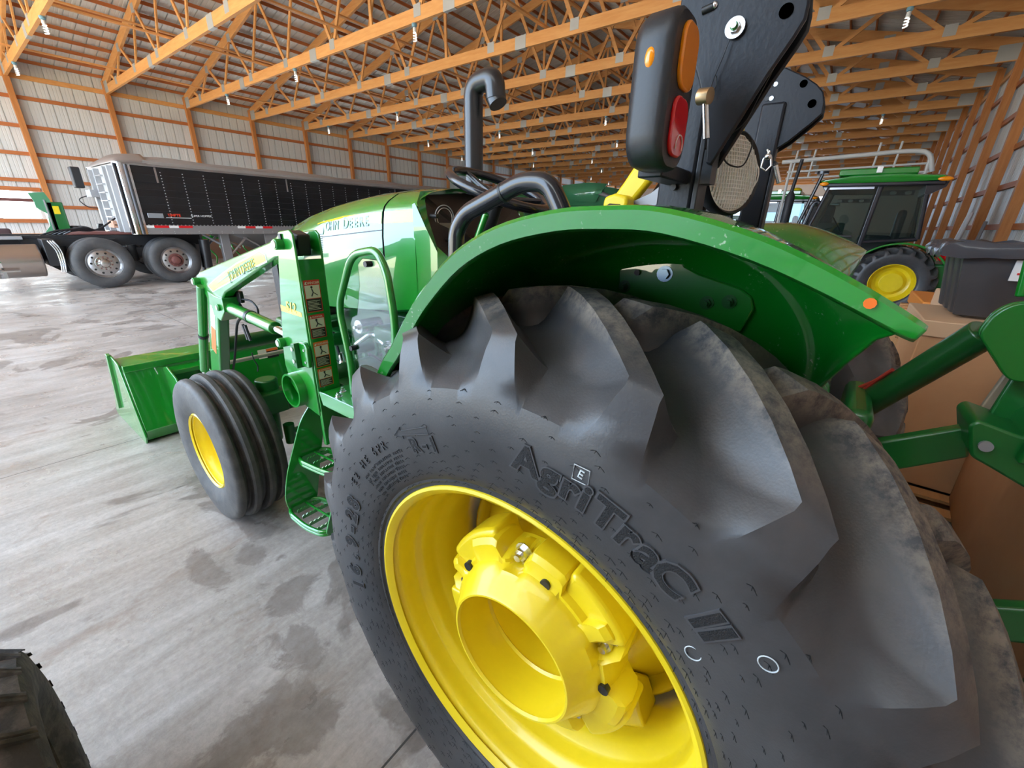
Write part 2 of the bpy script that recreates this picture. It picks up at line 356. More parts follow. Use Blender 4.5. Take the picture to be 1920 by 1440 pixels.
# trusses ------------------------------------------------------------
def make_truss():
    x = XK[0]; T = empty('roof_truss', (x, YM, 5.5), 'sawn timber roof truss with grey nail plates spanning wall to wall', 'roof truss', 'roof trusses over the whole building')
    MB().box(x-.038, x+.038, YR, YL, 5.5, 5.75).build('bottom_chord', WOOD, T, smooth=0)
    for sg, ye in ((1, YL), (-1, YR)):
        mb = MB(); t = .125
        mb._add([(x+dx, y, z) for dx in (-.038, .038) for (y, z) in ((ye, roofz(ye)-.02-.27), (ye, roofz(ye)-.02), (YM, roofz(YM)-.02), (YM, roofz(YM)-.29))], [(0, 1, 2, 3), (7, 6, 5, 4), (0, 4, 5, 1), (1, 5, 6, 2), (2, 6, 7, 3), (3, 7, 4, 0)])
        mb.build('top_chord', WOOD, T, smooth=0)
    bn = [20.9, 18.7, 16.5, 14.2, 11.75, 8.45, 6.0, 3.7, 1.5, -.7]; tn = [21.6, 19.8, 17.6, 15.4, 13.0, 10.1, 7.2, 4.8, 2.6, .4, -1.4]
    pm = None
    for i, y in enumerate(bn):
        for yt in (tn[i], tn[i+1]):
            a = Vector((0, y, 5.62)); b_ = Vector((0, yt, roofz(yt)-.15)); d = (b_-a).normalized(); nn = Vector((0, -d.z, d.y))*.045
            MB()._add([(x+dx, (p+q).y, (p+q).z) for dx in (-.019, .019) for p, q in ((a, nn), (a, -nn), (b_, -nn), (b_, nn))], [(0, 1, 2, 3), (7, 6, 5, 4), (0, 4, 5, 1), (1, 5, 6, 2), (2, 6, 7, 3), (3, 7, 4, 0)]).build('web', WOOD, T, smooth=0)
        if pm is None: pm = MB().box(x-.042, x+.042, -.11, .11, -.02, .2).build('nail_plate', PLATE, None, smooth=0).data; bpy.data.objects.remove(bpy.data.objects['nail_plate'])
        o = bpy.data.objects.new('nail_plate', pm); COL.objects.link(o); o.parent = T; o.location = (-T.location.x, y-T.location.y, 5.60-T.location.z)
    MB().box(x-.019, x+.019, YM-.045, YM+.045, 5.62, RZ-.1).build('web', WOOD, T, smooth=0)
    for y in (17.2, 12.7, 7.5, 3.0):
        MB().box(x-.043, x+.043, y-.16, y+.16, 5.49, 5.76).build('splice_plate', PLATE, T, smooth=0)
    for y0, y1 in ((YL-.5, YL-.02), (YR+.02, YR+.5)):
        MB().box(x-.043, x+.043, y0, y1, 5.52, 5.86).build('heel_plate', PLATE, T, smooth=0)
    for y in tn[1:-1]:
        MB().box(x-.042, x+.042, y-.12, y+.12, roofz(y)-.3, roofz(y)-.1).build('nail_plate', PLATE, T, smooth=0)
    return T
ORD = ['first', 'second', 'third', 'fourth', 'fifth', 'sixth', 'seventh', 'eighth', 'ninth', 'tenth', 'eleventh', 'twelfth', 'thirteenth', 'fourteenth', 'fifteenth', 'sixteenth', 'seventeenth', 'eighteenth', 'nineteenth', 'twentieth', 'twenty-first', 'twenty-second', 'twenty-third']
def nth(i): return ORD[i-2] if i >= 2 else ('nearest the doorway' if i == 0 else 'next to the doorway')
tr = make_truss(); allt = [tr]
for x in XK[1:]:
    c = copy_tree(tr); c.location.x = x; allt.append(c)
for i, c in enumerate(allt): c['label'] = ('timber roof truss resting on the %s visible post of the left wall' % ORD[i-2]) if i > 1 else 'timber roof truss '+nth(i)+' behind the camera' 
# posts
def post(x, y, side, base=0):
    o = MB().box(-.07, .07, -.085, .085, base, 5.56)
    return o
pl = MB().box(-.07, .07, -.085, .085, 0, 5.9).build('wall_post', WOODR, smooth=0)
pl.location = (XK[0], YL-.02, 0); tag(pl, 'left wall timber post nearest the doorway', 'post', 'posts of the left wall')
for i, x in enumerate(XK):
    if i: c = pl.copy(); COL.objects.link(c); c.location.x = x; c['label'] = ('%s timber post of the left wall from the left edge of the photo' % ORD[i-2]) if i > 1 else 'left wall timber post next to the doorway post'
for i, x in enumerate(XK):
    c = pl.copy(); COL.objects.link(c); c.location = (x, YR+.02, 0); tag(c, '%s timber post of the right wall, counted from the doorway' % ORD[i], 'post', 'posts of the right wall')
def board(name, x0, x1, y0, y1, z0, z1, label, group, mt=WOODG):
    o = MB().box(0, x1-x0, y0, y1, z0, z1).build(name, mt, smooth=0); o.location.x = x0
    return tag(o, label, name.replace('_', ' '), group)
for side, y0, y1 in (('left', YL+.05, YL+.11), ('right', YR-.11, YR-.05)):
    for z in (4.97, 4.13, 3.30, 2.48, 1.66, .95):
        if side == 'left' and z < 1.7:
            if z > 1.2: board('wall_girt', 2.5, X1-.1, y0, y1, z-.055, z+.055, 'horizontal wall girt right of the bright window', 'girts of the left wall'); 
            continue
        lab = {4.97: 'top', 4.13: 'second', 3.30: 'third', 2.48: 'fourth', 1.66: 'fifth', .95: 'lowest'}[z]
        board('wall_girt', X0+.1, X1-.1, y0, y1, z-.055, z+.055, '%s horizontal wall girt from the roof on the %s wall' % (lab, side), 'girts of the %s wall' % side)
    board('eave_plate', X0+.1, X1-.1, y0+.012, y1, 5.50, 5.64, 'deep orange timber plate at the top of the %s wall' % side, None, WOOD)
    board('skirt_board', X0+.1, X1-.1, y0-.01, y1, .08, .78, 'deep orange timber skirt at the foot of the %s wall' % side, None, WOOD)
board('window_rail', X0+.1, 2.6, YL+.03, YL+.11, 2.14, 2.26, 'timber rail over the bright window', None); board('window_rail', X0+.1, 2.6, YL+.03, YL+.11, 1.13, 1.25, 'timber rail under the bright window', None)
board('window_rail', 1.0, 2.6, YL-.02, YL+.08, 1.80, 1.90, 'grey-brown rail across the middle of the bright window', None, RUST)
for x in (-.3, 1.45):
    tag(MB().box(x-.02, x+.02, YL+.10, YL+.14, 1.26, 2.14).build('window_mullion', WHITE, smooth=0), '%s thin pale upright bar in the bright window' % ('left' if x < 0 else 'right'), 'window bar', 'bars of the bright window')
# purlins
pp = None
for sg in (1, -1):
    yy = .35; cnt = 0
    while yy < 12.4:
        y = YM+sg*yy; o = MB().box(X0+.05-X0, X1-.05-X0, -.02, .02, -.045, .045).build('roof_purlin', WOODG, smooth=0) if pp is None else pp.copy()
        if pp is None: pp = o
        else: COL.objects.link(o)
        o.location = (X0, y, roofz(y)+.03); cnt += 1; tag(o, '%s purlin down from the ridge on the %s roof slope' % (ORD[cnt-1], 'left' if sg > 0 else 'right'), 'purlin', 'purlins of the %s slope' % ('left' if sg > 0 else 'right'))
        yy += .60
# lateral braces running along the building
for i, (y, z) in enumerate(((19.9, 5.80), (15.3, 5.80), (11.0, 5.80), (6.8, 5.80), (2.4, 5.80), (17.6, 6.55), (13.0, 6.9), (7.2, 6.9))):
    o = MB().box(0, X1-X0-.3, -.045, .045, -.019, .019).build('truss_brace', WOOD, smooth=0); o.location = (X0+.15, y, z)
    tag(o, '%s long brace from the left wall, %s the truss webs' % ((ORD[i], 'low on') if i < 5 else (ORD[i-5], 'halfway up')), 'brace', 'braces along the trusses')
# hanging lamps
def make_bulb():
    L = empty('light_bulb', (0, 0, 0), 'white spiral bulb in a blue-capped socket under a truss', 'light bulb', 'bulbs hanging from the trusses')
    MB().lathe([(0, .0), (0, .055), (-.03, .06), (-.06, .045), (-.07, .0)], (0, 0, 0), 'z', 14).build('socket', BLUEC, L)
    MB().lathe([(-.07, .0), (-.07, .035), (-.13, .04), (-.15, .03), (-.15, 0)], (0, 0, 0), 'z', 14).build('bulb_base', WHITE, L)
    P = []
    for i in range(61):
        t = i/60; P.append((.032*cos(t*7*pi), .032*sin(t*7*pi), -.15-.17*t))
    MB().tube(P, .013, 8).build('bulb_spiral', mat('white_spiral', (.85, .85, .80), .4, emit=(1, .97, .9), es=.5), L); return L  # white tube with a slight emission
bl = make_bulb(); first = True
spots = {0: [15.2, 20.3, 10], 2: [8.6, 13.8, 18.6, 3.3, -.1], 4: [15.4, 10.2, 20.4, .1, 5], 6: [14.1, 8.7, 19, 3.5], 8: [15.6, 10.4, 21.2, .05, 5], 10: [18.9, 14.3, 9.2, 4], 12: [21.7, 16, 10.5], 14: [19.4, 14, 8], 16: [20, 14, 8]}
for k, ys in spots.items():
    for j, y in enumerate(sorted(ys, reverse=True)):
        o = bl if first else copy_tree(bl); first = False
        o.location = (2.72+2.43*k+.0, min(max(y, YR+.4), YL-.4), 5.50)
        o['label'] = 'white spiral bulb, %s from the left wall under the truss of the %s visible post' % (ORD[j], ORD[k])
# ------------------------------------------------------------------ wheels
EP = [(-.182, .368), (-.196, .380), (-.203, .388), (-.2035, .394), (-.209, .398), (-.2095, .404), (-.214, .409), (-.221, .43), (-.228, .465), (-.233, .505), (-.234, .54), (-.231, .565), (-.226, .585)]
EL = [(-.220, .607), (-.213, .630), (-.205, .651), (-.196, .668), (-.189, .678), (-.165, .690), (-.13, .703), (-.09, .714), (-.045, .722), (0, .725), (.012, .724), (.03, .70), (.034, .64)]
CL = [(-.213, .596), (-.199, .604), (-.184, .612), (-.170, .620), (-.158, .626), (-.14, .634), (-.11, .643), (-.075, .650), (-.035, .654), (0, .655), (.012, .650), (.03, .645), (.034, .64)]
def side_x(r):
    P = EP[3:]+EL[:4]
    for (xa, ra), (xb, rb) in zip(P[:-1], P[1:]):
        if ra <= r <= rb: return xa+(xb-xa)*(r-ra)/(rb-ra)
    return P[-1][0]
def lug_tyre(name, parent=None, phase=-2.0, material=None):
    mb = MB(); NL = 19; p = 360.0/NL
    for sg, off in ((1, phase), (-1, phase+p*.5)):
        rows = []
        for i, (ex, er) in enumerate(EP+EL):
            k = i-len(EP)+1            # 0 at the divergence
            if k < 0: a, b_ = 3.4, 4.8
            elif k <= 4: t = k/4; t = t**.8; a, b_ = 3.4+(1.9-3.4)*t, 4.8+(2.1-4.8)*t
            else: a, b_ = 1.9, 2.1
            kk = max(0, min(1, k/4)); fm = 3.5+(8.5-3.5)*kk; fp = 1.6+1.8*kk
            if ex <= -.19: gs = 0
            else: gs = -17.0*((ex+.19)/.19)**.9 if ex > -.19 else 0
            cx, cr_ = (ex, er) if k <= 0 else CL[k-1]
            row = []
            for n_ in range(NL):
                D = [(-a-fm, 0), (-a-fm*.8, .2), (-a-fm*.6, .4), (-a-fm*.42, .58), (-a-fm*.26, .74), (-a-fm*.12, .88), (-a, 1), (0, 1), (b_, 1), (b_+fp*.2, .8), (b_+fp*.45, .55), (b_+fp*.75, .25), (b_+fp, 0)]
                e0 = b_+fp; e1 = p-a-fm
                D += [(e0+(e1-e0)*.33, 0), (e0+(e1-e0)*.66, 0)]
                for idx, (dl, tt) in enumerate(D):
                    h = tt**2.2 if idx < 6 else (1.0 if idx <= 8 else tt**1.5)
                    if tt == 0: h = 0
                    x = cx+(ex-cx)*h; r = cr_+(er-cr_)*h
                    if k > 10 and h < .5: r -= .006
                    th = radians(off+n_*p+dl+gs)
                    row.append((sg*x, -r*sin(th), r*cos(th)))
            rows.append(row)
        mb.grid(rows, True)
    mb.lathe([(.182, .368), (.10, .36), (-.10, .36), (-.182, .368)], (0, 0, 0), 'x', 64)
    return mb.build(name, material or RUB, None, smooth=32)
def hexbolt(mb, c, ax, r=.012, h=.009, stud=True):
    c = Vector(c); A = {'x': Vector((1, 0, 0)), 'y': Vector((0, 1, 0)), 'z': Vector((0, 0, 1))}[ax[-1]]*(-1 if ax[0] == '-' else 1)
    mb.tube([c, c+A*.002], r*1.5, 16); mb.tube([c+A*.002, c+A*(h)], r, 6)
    if stud: mb.tube([c+A*h, c+A*(h+r*.8)], r*.55, 10)

def rear_wheel(parent, cx, cy, cz, sg, detail=True):
    """sg=1: outer face towards -X"""
    W = Matrix.Translation((cx, cy, cz))@Matrix.Diagonal((sg, 1, 1, 1))
    rim = MB(W).lathe([(-.194, .366), (-.203, .374), (-.207, .380), (-.205, .386), (-.198, .388), (-.196, .380), (-.190, .372), (-.183, .366), (-.176, .3625), (-.160, .361), (-.135, .3595), (-.128, .356), (-.120, .348), (-.105, .343), (-.085, .342), (-.075, .338), (-.055, .325), (-.03, .318), (.03, .318), (.08, .335), (.13, .352), (.18, .362), (.20, .375), (.205, .388)], (0, 0, 0), 'x', 96)
    rim = rim.build('rear_wheel_rim', YEL, parent)
    dk = MB(W)
    rows = []
    for (x, r, sc) in [(.035, .150, 0), (.035, .19, 0), (.045, .225, 0), (.075, .265, .0), (.095, .29, .010), (.080, .302, .02), (.055, .306, .02)]:
        rows.append([(x+sc*0, r*cos(2*pi*j/64), r*sin(2*pi*j/64)) for j in range(64)])
    dk.grid(rows, True)
    disc = dk.build('wheel_disc', YEL, parent, solid=.008)
    for k in range(4):     # brackets that carry the rim on the disc
        br = MB(W)
        A = radians(45+90*k-87)
        R = Matrix.Rotation(A, 4, 'X')
        P = [(-.020, .318), (.055, .318), (.075, .27), (.045, .235), (.015, .25), (-.01, .285)]
        q = MB(); q.prism([(z, y) for (y, z) in P], 'y', -.055, .055)
        br._add([W.inverted()@(W@(R@Vector((v.z if 0 else v.z, v.y, v.x)))) for v in [Vector((a.x, a.y, a.z)) for a in q.v]], q.f)
        br.build('rim_bracket', YEL, rim, bevel=.006)
    # cast wheel weight / hub
    hb = MB(W); NA = 160; rows = []
    def lobes(a, n, ph, sharp=2.0):
        v = .5+.5*cos(n*(a-ph)); return v**sharp
    prof = [(-.190, .136, 0), (-.196, .139, 0), (-.196, .143, 0), (-.190, .148, 0), (-.160, .166, .002), (-.150, .176, .004), (-.138, .181, .006), (-.134, .190, .018), (-.134, .205, .030), (-.126, .214, .040), (-.105, .219, .040), (-.075, .219, .034), (-.058, .214, .028), (-.05, .205, .010), (-.045, .19, 0), (-.02, .188, 0), (.04, .19, 0)]
    for (x, r, amp) in prof:
        row = []
        for j in range(NA):
            a = 2*pi*j/NA
            lb = 1 if cos(8*(a-.2)) > .1 else (0 if cos(8*(a-.2)) < -.25 else (cos(8*(a-.2))+.25)/.35)
            rr = r+amp*(lb-.6)*.95
            pk = max(0, cos(5*(a-radians(80))))**14     # recess round every wheel bolt
            xx = x
            if -.15 < x < -.07 and r > .178: xx = x+.045*pk; rr -= .012*pk
            row.append((xx, rr*cos(a), rr*sin(a)))
        rows.append(row)
    hb.grid(rows, True)
    hb.lathe([(-.1895, .1372), (-.10, .134), (-.095, .128), (-.09, .134), (-.02, .133), (.02, .10), (.02, .001)], (0, 0, 0), 'x', 80)
    hub = hb.build('cast_wheel_hub', YEL, parent, smooth=28)
    for k, (a0, a1) in enumerate([(22, 66), (112, 150), (190, 226), (262, 300), (325, 352)]):
        for (r0, r1, xa, xb) in ((.165, .243, -.108, -.035),):
            pads = MB(W)
            n_ = 10; A = [radians(a0+(a1-a0)*i/n_) for i in range(n_+1)]
            pts = [(r1*cos(a), r1*sin(a)) for a in A]+[(r0*cos(a), r0*sin(a)) for a in A[::-1]]
            pads.prism(pts, 'x', xa-.012, xb)
            pads.build('hub_lug_pad', YEL, hub, bevel=.012, segs=3)
    for k in range(5):
        a = radians(80+72*k); holes = MB(W); holes.tube([(-.140, .186*cos(a+.42), .186*sin(a+.42)), (-.128, .186*cos(a+.42), .186*sin(a+.42))], .011, 16); holes.build('hub_hole', DECK, hub)
    for k in range(5):
        a = radians(80+72*k); b_ = MB(W); hexbolt(b_, (-.098, .190*cos(a), .190*sin(a)), '-x', .014, .016); b_.build('hub_bolt', STEEL, hub)
    return rim

def tyre_text(parent, cx, cy, cz, s, R, th0, dth, size, raise_=.0022, bold=.0, up=1, hollow=False, sx=1.0):
    mb_v = []; mb_f = []
    for i, ch in enumerate(s):
        if ch == ' ': continue
        me = text_mesh(ch, size, .5, bold=bold); th = radians(th0+dth*i)
        k = len(mb_v)
        for v in me.vertices:
            lx, ly, lz = v.co.x*sx, v.co.y, v.co.z
            y = -R*sin(th); z = R*cos(th)
            y += lx*(-cos(th))+ly*(-sin(th)); z += lx*(-sin(th))+ly*cos(th)
            rr = hypot(y, z); x = side_x(rr)-(raise_ if lz > 0 else -.004)
            mb_v.append((cx+x, cy+y, cz+z))
        for p in me.polygons: mb_f.append([q+k for q in p.vertices])
        bpy.data.meshes.remove(me)
    m_ = MB(); m_._add(mb_v, mb_f); return m_

# ------------------------------------------------------------------ the green tractor
XC = 1.43; WY, WZ = .35, .69
TR = empty('tractor', (XC, 1.2, 0), 'large glossy green open-station tractor with yellow wheels and front loader filling the foreground', 'tractor')
def mir(x): return 2*XC-x
t1 = lug_tyre('rear_tyre'); t1.parent = TR; t1.location = Vector((.665, WY, WZ))-TR.location; tag(t1, 'big black lugged rear tyre with raised sidewall lettering')
t2 = t1.copy(); COL.objects.link(t2); t2.scale = (-1, 1, 1); t2.location = Vector((mir(.665), WY, WZ))-TR.location; t2['label'] = 'lugged rear tyre on the far side'
rear_wheel(TR, .665, WY, WZ, 1)
rw2 = rear_wheel(TR, mir(.665), WY, WZ, -1)
T1 = bpy.data.objects['rear_tyre']
def on_tyre(mb, name, material, smooth=0):
    return mb.build(name, material, T1, smooth=smooth)
LET = mat('raised_tyre_lettering', (.040, .040, .043), .35, spec=.7); LETH = mat('ribbed_lettering', (.008, .008, .009), .7, bump=(500, .5)); LETO = mat('letter_outline', (.060, .060, .064), .4)
C3 = (.665, WY, WZ)
STR = 'AgriTraC'
TH = [6.2, 10.9, 14.6, 17.4, 21.2, 25.2, 29.0, 32.9]
for ch, th in zip(STR, TH):
    o = on_tyre(tyre_text(T1, *C3, ch, .489, th, 0, .066, .0034, bold=.0042, sx=1.05), 'raised_letter', LETO)
    o = on_tyre(tyre_text(T1, *C3, ch, .4900, th, 0, .0640, .0040, bold=.0018, sx=1.05), 'letter_ribbed_face', LETH)
on_tyre(tyre_text(T1, *C3, 'II', .488, 39.4, 2.1, .066, .0034, bold=.0042, sx=1.2), 'raised_letter', LETO)
on_tyre(tyre_text(T1, *C3, 'II', .4895, 39.4, 2.1, .0640, .0040, bold=.0018, sx=1.2), 'letter_ribbed_face', LETH)
for i_, ch in enumerate('16.9-28'):
    on_tyre(tyre_text(T1, *C3, ch, .466, -100.5+5.6*i_, 0, .056, .0028, bold=.004, sx=1.15), 'raised_size_digit', LETO); on_tyre(tyre_text(T1, *C3, ch, .467, -100.5+5.6*i_, 0, .054, .0034, bold=.0012, sx=1.15), 'size_digit_face', LETH)
on_tyre(tyre_text(T1, *C3, 'R-1', .468, -24.5, 3.3, .042, .0022, bold=.003), 'raised_type_marking', LETO); on_tyre(tyre_text(T1, *C3, 'R-1', .469, -24.5, 3.3, .040, .0027, bold=.0005), 'type_marking_face', LETH)
on_tyre(tyre_text(T1, *C3, '6PR', .492, -41.5, 2.6, .028, .0025, bold=.0003), 'ply_marking', LET)
on_tyre(tyre_text(T1, *C3, 'E2 HE', .492, -58.5, 3.0, .026, .0025), 'ply_marking', LET)
for j in range(6):
    on_tyre(tyre_text(T1, *C3, 'MAX LOAD INFLATION PRESS'[j:], .474-.0105*j, -52.5, .95, .009, .0012), 'small_print', LET)
m_ = MB()          # rotation arrow
pts = []
for (th, r) in [(-30, .510), (-27, .522), (-27, .515), (-18, .517), (-18, .503), (-27, .506), (-27, .499)]:
    a = radians(th); pts.append(Vector((C3[0]+side_x(r)-.0018, C3[1]-r*sin(a), C3[2]+r*cos(a))))
m_.tube(pts, .0009, 6, closed=True); on_tyre(m_, 'rotation_arrow', LET)
m_ = MB()          # moulding hairs with their shadow marks
random.seed(3)
for rr, n_, ln in [(.400, 90, .012), (.418, 88, .012), (.432, 84, .012), (.447, 70, .011), (.463, 62, .011), (.482, 56, .011), (.503, 50, .010), (.523, 54, .010), (.545, 44, .010), (.566, 46, .010), (.585, 40, .009)]:
    for i in range(n_):
        th = radians(360*(i+random.uniform(-.3, .3))/n_+rr*400); ly = random.uniform(.6, 1.2)*ln
        r0 = rr+random.uniform(-.004, .004)
        B = Vector((side_x(r0)+.001, -r0*sin(th), r0*cos(th)))
        R_ = Vector((0, -cos(th), -sin(th))); U_ = Vector((0, -sin(th), cos(th)))
        r1 = r0
        for s_ in (-1, 1):       # black chevron for each hair's shape and the shadow it casts
            e = B+R_*s_*ly*.75-Vector((0, 0, 1))*ly*.35; e.x = side_x(hypot(e.y, e.z))-.0002
            m_.tube([Vector(C3)+B, Vector(C3)+e], [.0013, .0005], 4)
        tip = B+Vector((-ly*.55, 0, -.002)); m_.tube([Vector(C3)+B, Vector(C3)+tip], [.0007, .0003], 4)
tag(on_tyre(m_, 'vent_hair_and_shadow', LETH), kind='stuff')
for (px, th, r) in ((0, 46, .545), (0, 44.5, .455)):
    a = radians(th); m_ = MB(); cpt = Vector((C3[0]+side_x(r)-.001, C3[1]-r*sin(a), C3[2]+r*cos(a)))
    m_.tube([cpt+Vector((0, .010*cos(t), .010*sin(t))) for t in [2*pi*i/20 for i in range(20)]], .0008, 5, closed=True); on_tyre(m_, 'inspection_stamp', DECG)
m_ = MB(); a = radians(15.4); r = .540; cpt = Vector((C3[0]+side_x(r)-.001, C3[1]-r*sin(a), C3[2]+r*cos(a)))
m_.tube([cpt+Vector((0, y, z)) for y, z in ((-.012, -.012), (.012, -.010), (.010, .013), (-.013, .011))], .0008, 5, closed=True); on_tyre(m_, 'inspection_stamp', DECG)
on_tyre(tyre_text(T1, *C3, 'E', .535, 15.4, 0, .018, .0015), 'inspection_stamp', DECG)

# front wheels -------------------------------------------------------
FX, FY, FZ = .640, 2.34, .395
fp = [(-.098, .196), (-.108, .206), (-.110, .212), (-.122, .235), (-.130, .27), (-.131, .305), (-.128, .335), (-.124, .352), (-.121, .364), (-.114, .374), (-.102, .380), (-.088, .381), (-.081, .377), (-.074, .356), (-.066, .350), (-.058, .358), (-.053, .384), (-.044, .391), (-.026, .393), (-.017, .388), (-.010, .356), (0, .352)]
fp = fp+[(-x, r) for x, r in fp[::-1][1:]]+[(.09, .190), (-.09, .190)]
def front_wheel(cx, sg, lab):
    W = Matrix.Translation((cx, FY, FZ))@Matrix.Diagonal((sg, 1, 1, 1))
    ty = MB(W).lathe(fp, (0, 0, 0), 'x', 96, closed=True).build('front_tyre', RUB2, TR, smooth=30); tag(ty, lab)
    MB(W).lathe([(-.104, .192), (-.112, .199), (-.106, .204), (-.101, .198), (-.095, .188), (-.080, .186), (-.07, .178), (-.045, .172), (0, .165), (.02, .15), (-.01, .11), (-.03, .08), (-.035, .045), (-.06, .042), (-.062, .001)], (0, 0, 0), 'x', 64).build('front_wheel_rim', YEL, TR)
    return ty
RUB2 = mat('worn_front_rubber', (.050, .047, .045), .55, bump=(80, .12), var=(14, (.10, .092, .082), .4, .75, (1, 1, 1)))
front_wheel(FX, 1, 'four-ribbed front tyre facing the camera'); front_wheel(mir(FX), -1, 'front tyre on the far side')
# axles, chassis, engine ----------------------------------------------
a = MB(); a.box(.90, mir(.90), FY-.055, FY+.055, .50, .62); a.box(1.15, 1.71, FY-.14, FY+.14, .46, .70); a.build('front_axle', GREEND, TR, bevel=.015)
for s_ in (1, -1):
    X = lambda x: x if s_ > 0 else mir(x)
    a = MB(); a.tube([(X(.86), FY-.01, .33), (X(.87), FY-.01, .66)], .038, 16); a.tube([(X(.87), FY-.01, .63), (X(.87), FY-.01, .70)], .055, 16); a.box(min(X(.80), X(.93)), max(X(.80), X(.93)), FY-.10, FY+.05, .52, .64); a.tube([(X(.72), FY, FZ), (X(.86), FY, FZ)], .045, 16)
    a.build('steering_knuckle', GREEND, TR, bevel=.008)
    a = MB(); a.tube([(X(.88), FY-.16, .42), (X(1.36), FY-.20, .46)], .016, 10); a.tube([(X(.88), FY-.16, .36), (X(.88), FY-.16, .47)], .028, 12); a.build('tie_rod', GREEND, TR)
a = MB(); a.box(1.23, 1.63, -.12, 1.25, .48, .98); a.box(1.20, 1.66, .0, .75, .45, 1.08); a.tube([(.86, WY, WZ), (mir(.86), WY, WZ)], .095, 24); a.box(1.02, mir(1.02), WY-.14, WY+.14, .57, .82)
a.build('transmission_housing', GREEND, TR, bevel=.03)
e = MB(); e.box(1.22, 1.64, 1.25, 2.3, .55, .92); e.box(1.26, 1.60, 1.35, 2.15, .92, 1.10); e.box(1.28, 1.58, 2.3, 2.9, .55, .75)
eng = e.build('engine_block', GREEND, TR, bevel=.02)
ENG = mat('engine_green', (.01, .16, .05), .35, coat=.4)
e = MB(); e.box(1.13, 1.30, 1.52, 1.68, .97, 1.05); e.box(1.15, 1.28, 1.54, 1.66, .84, .97); e.build('engine_cover_box', ENG, eng, bevel=.012)
for (y, z, r_, h) in ((1.55, .66, .038, .16), (1.66, .66, .038, .16), (1.95, .60, .045, .2)):
    e = MB(); e.tube([(1.17, y, z-.02), (1.17, y, z+h)], r_, 20); e.tube([(1.17, y, z+h), (1.17, y, z+h+.03)], r_*.6, 14); e.build('fuel_filter', ENG, eng, bevel=.006)
random.seed(11)
for k in range(22):
    y = random.uniform(1.35, 2.2); z = random.uniform(.62, 1.02); P = [(random.uniform(1.12, 1.2), y, z)]
    for i in range(3): P.append((random.uniform(1.11, 1.2), P[-1][1]+random.uniform(-.13, .13), min(1.06, max(.55, P[-1][2]+random.uniform(-.15, .15)))))
    MB().tube(arc_pts(P, .06, 4), random.choice([.006, .008, .011, .014]), 8).build('engine_hose', random.choice([BLK, ENG, ENG, STEEL, BLK]), eng)
for k in range(14):
    y = random.uniform(1.35, 2.2); z = random.uniform(.62, 1.04); r_ = random.uniform(.015, .035)
    e = MB(); e.tube([(1.10, y, z), (1.22, y, z)], r_, 14); hexbolt(e, (1.10, y, z), '-x', r_*.5, .01); e.build('engine_fitting', random.choice([ENG, GREEND, STEEL]), eng, bevel=.003)

# hood ---------------------------------------------------------------
HS = [ # y, half width, z bottom, z shoulder, z top
 (1.22, .335, 1.215, 1.575, 1.640), (1.30, .335, 1.175, 1.577, 1.648), (1.497, .333, 1.140, 1.570, 1.650), (1.503, .333, 1.140, 1.570, 1.650),
 (1.75, .328, 1.115, 1.548, 1.637), (2.0, .318, 1.090, 1.512, 1.610), (2.25, .303, 1.075, 1.462, 1.568), (2.45, .288, 1.05, 1.410, 1.518), (2.62, .268, .95, 1.355, 1.462), (2.76, .235, .86, 1.295, 1.400), (2.87, .180, .84, 1.215, 1.320), (2.93, .10, .84, 1.12, 1.22)]
def hs(y):
    for a, b_ in zip(HS[:-1], HS[1:]):
        if a[0] <= y <= b_[0]: t = (y-a[0])/(b_[0]-a[0]+1e-9); return [a[i]+(b_[i]-a[i])*t for i in range(5)]
    return HS[-1] if y > HS[-1][0] else HS[0]
def hsec(y):
    _, w, zb, zs, zt = hs(y)
    L_ = [(w-.035, zb-.0), (w-.006, zb+.012), (w, zb+.05), (w+.002, (zb+zs)*.5-.02), (w-.001, (zb+zs)*.5+.10), (w-.008, zs-.055), (w-.014, zs-.02), (w-.024, zs), (w-.045, zs+.020), (w*.72, zs+.6*(zt-zs)), (w*.38, zt-.008), (0, zt)]
    return L_
def hood_x(y, z):
    L_ = hsec(y)
    for (wa, za), (wb, zb) in zip(L_[:-1], L_[1:]):
        if za <= z <= zb: return XC-(wa+(wb-wa)*(z-za)/(zb-za+1e-9))
    return XC-L_[2][0]
def hood_part(name, y0, y1, n, cap0, cap1):
    mb = MB(); rows = []
    for i in range(n+1):
        y = y0+(y1-y0)*i/n; L_ = hsec(y)
        rows.append([(XC-w_, y, z) for w_, z in L_]+[(XC+w_, y, z) for w_, z in L_[::-1][1:]])
    mb.grid(rows)
    if cap1: k = len(rows[-1]); mb._add(rows[-1], [list(range(k))])
    return mb.build(name, GREEN, TR, smooth=40, solid=.0)
cowl = hood_part('cowl', 1.30, 1.494, 6, 0, 0)
MB().grid([[(XC-s_*w_, y, z) for w_, z in hsec(1.30)[:8]] for y in (1.30,)]+[[(XC-s_*w_, yy, z) for (w_, z), yy in zip(hsec(1.30)[:8], (1.25, 1.25, 1.235, 1.185, 1.24, 1.275, 1.285, 1.29))] for _ in (0,)]).build('cowl_side', GREEN, cowl) if False else None; hood = hood_part('hood', 1.506, 2.93, 36, 0, 1)
MB().grid([[(XC+(w_*sx_-.004*sx_), y, z-.004) for sx_, LL in ((-1, hsec(1.5)), (1, hsec(1.5)[::-1][1:])) for w_, z in LL] for y in (1.485, 1.515)]).build('hood_gap', BLK, TR)
def decal(name, mt, f0, f1, y0, y1, parent, n=24, off=.0012):
    rows = []
    for i in range(n+1):
        y = y0+(y1-y0)*i/n; za, zb = f0(y), f1(y); rows.append([(hood_x(y, z)-off, y, z) for z in [za+(zb-za)*j/6 for j in range(7)]])
    return MB().grid(rows).build(name, mt, parent, smooth=40)
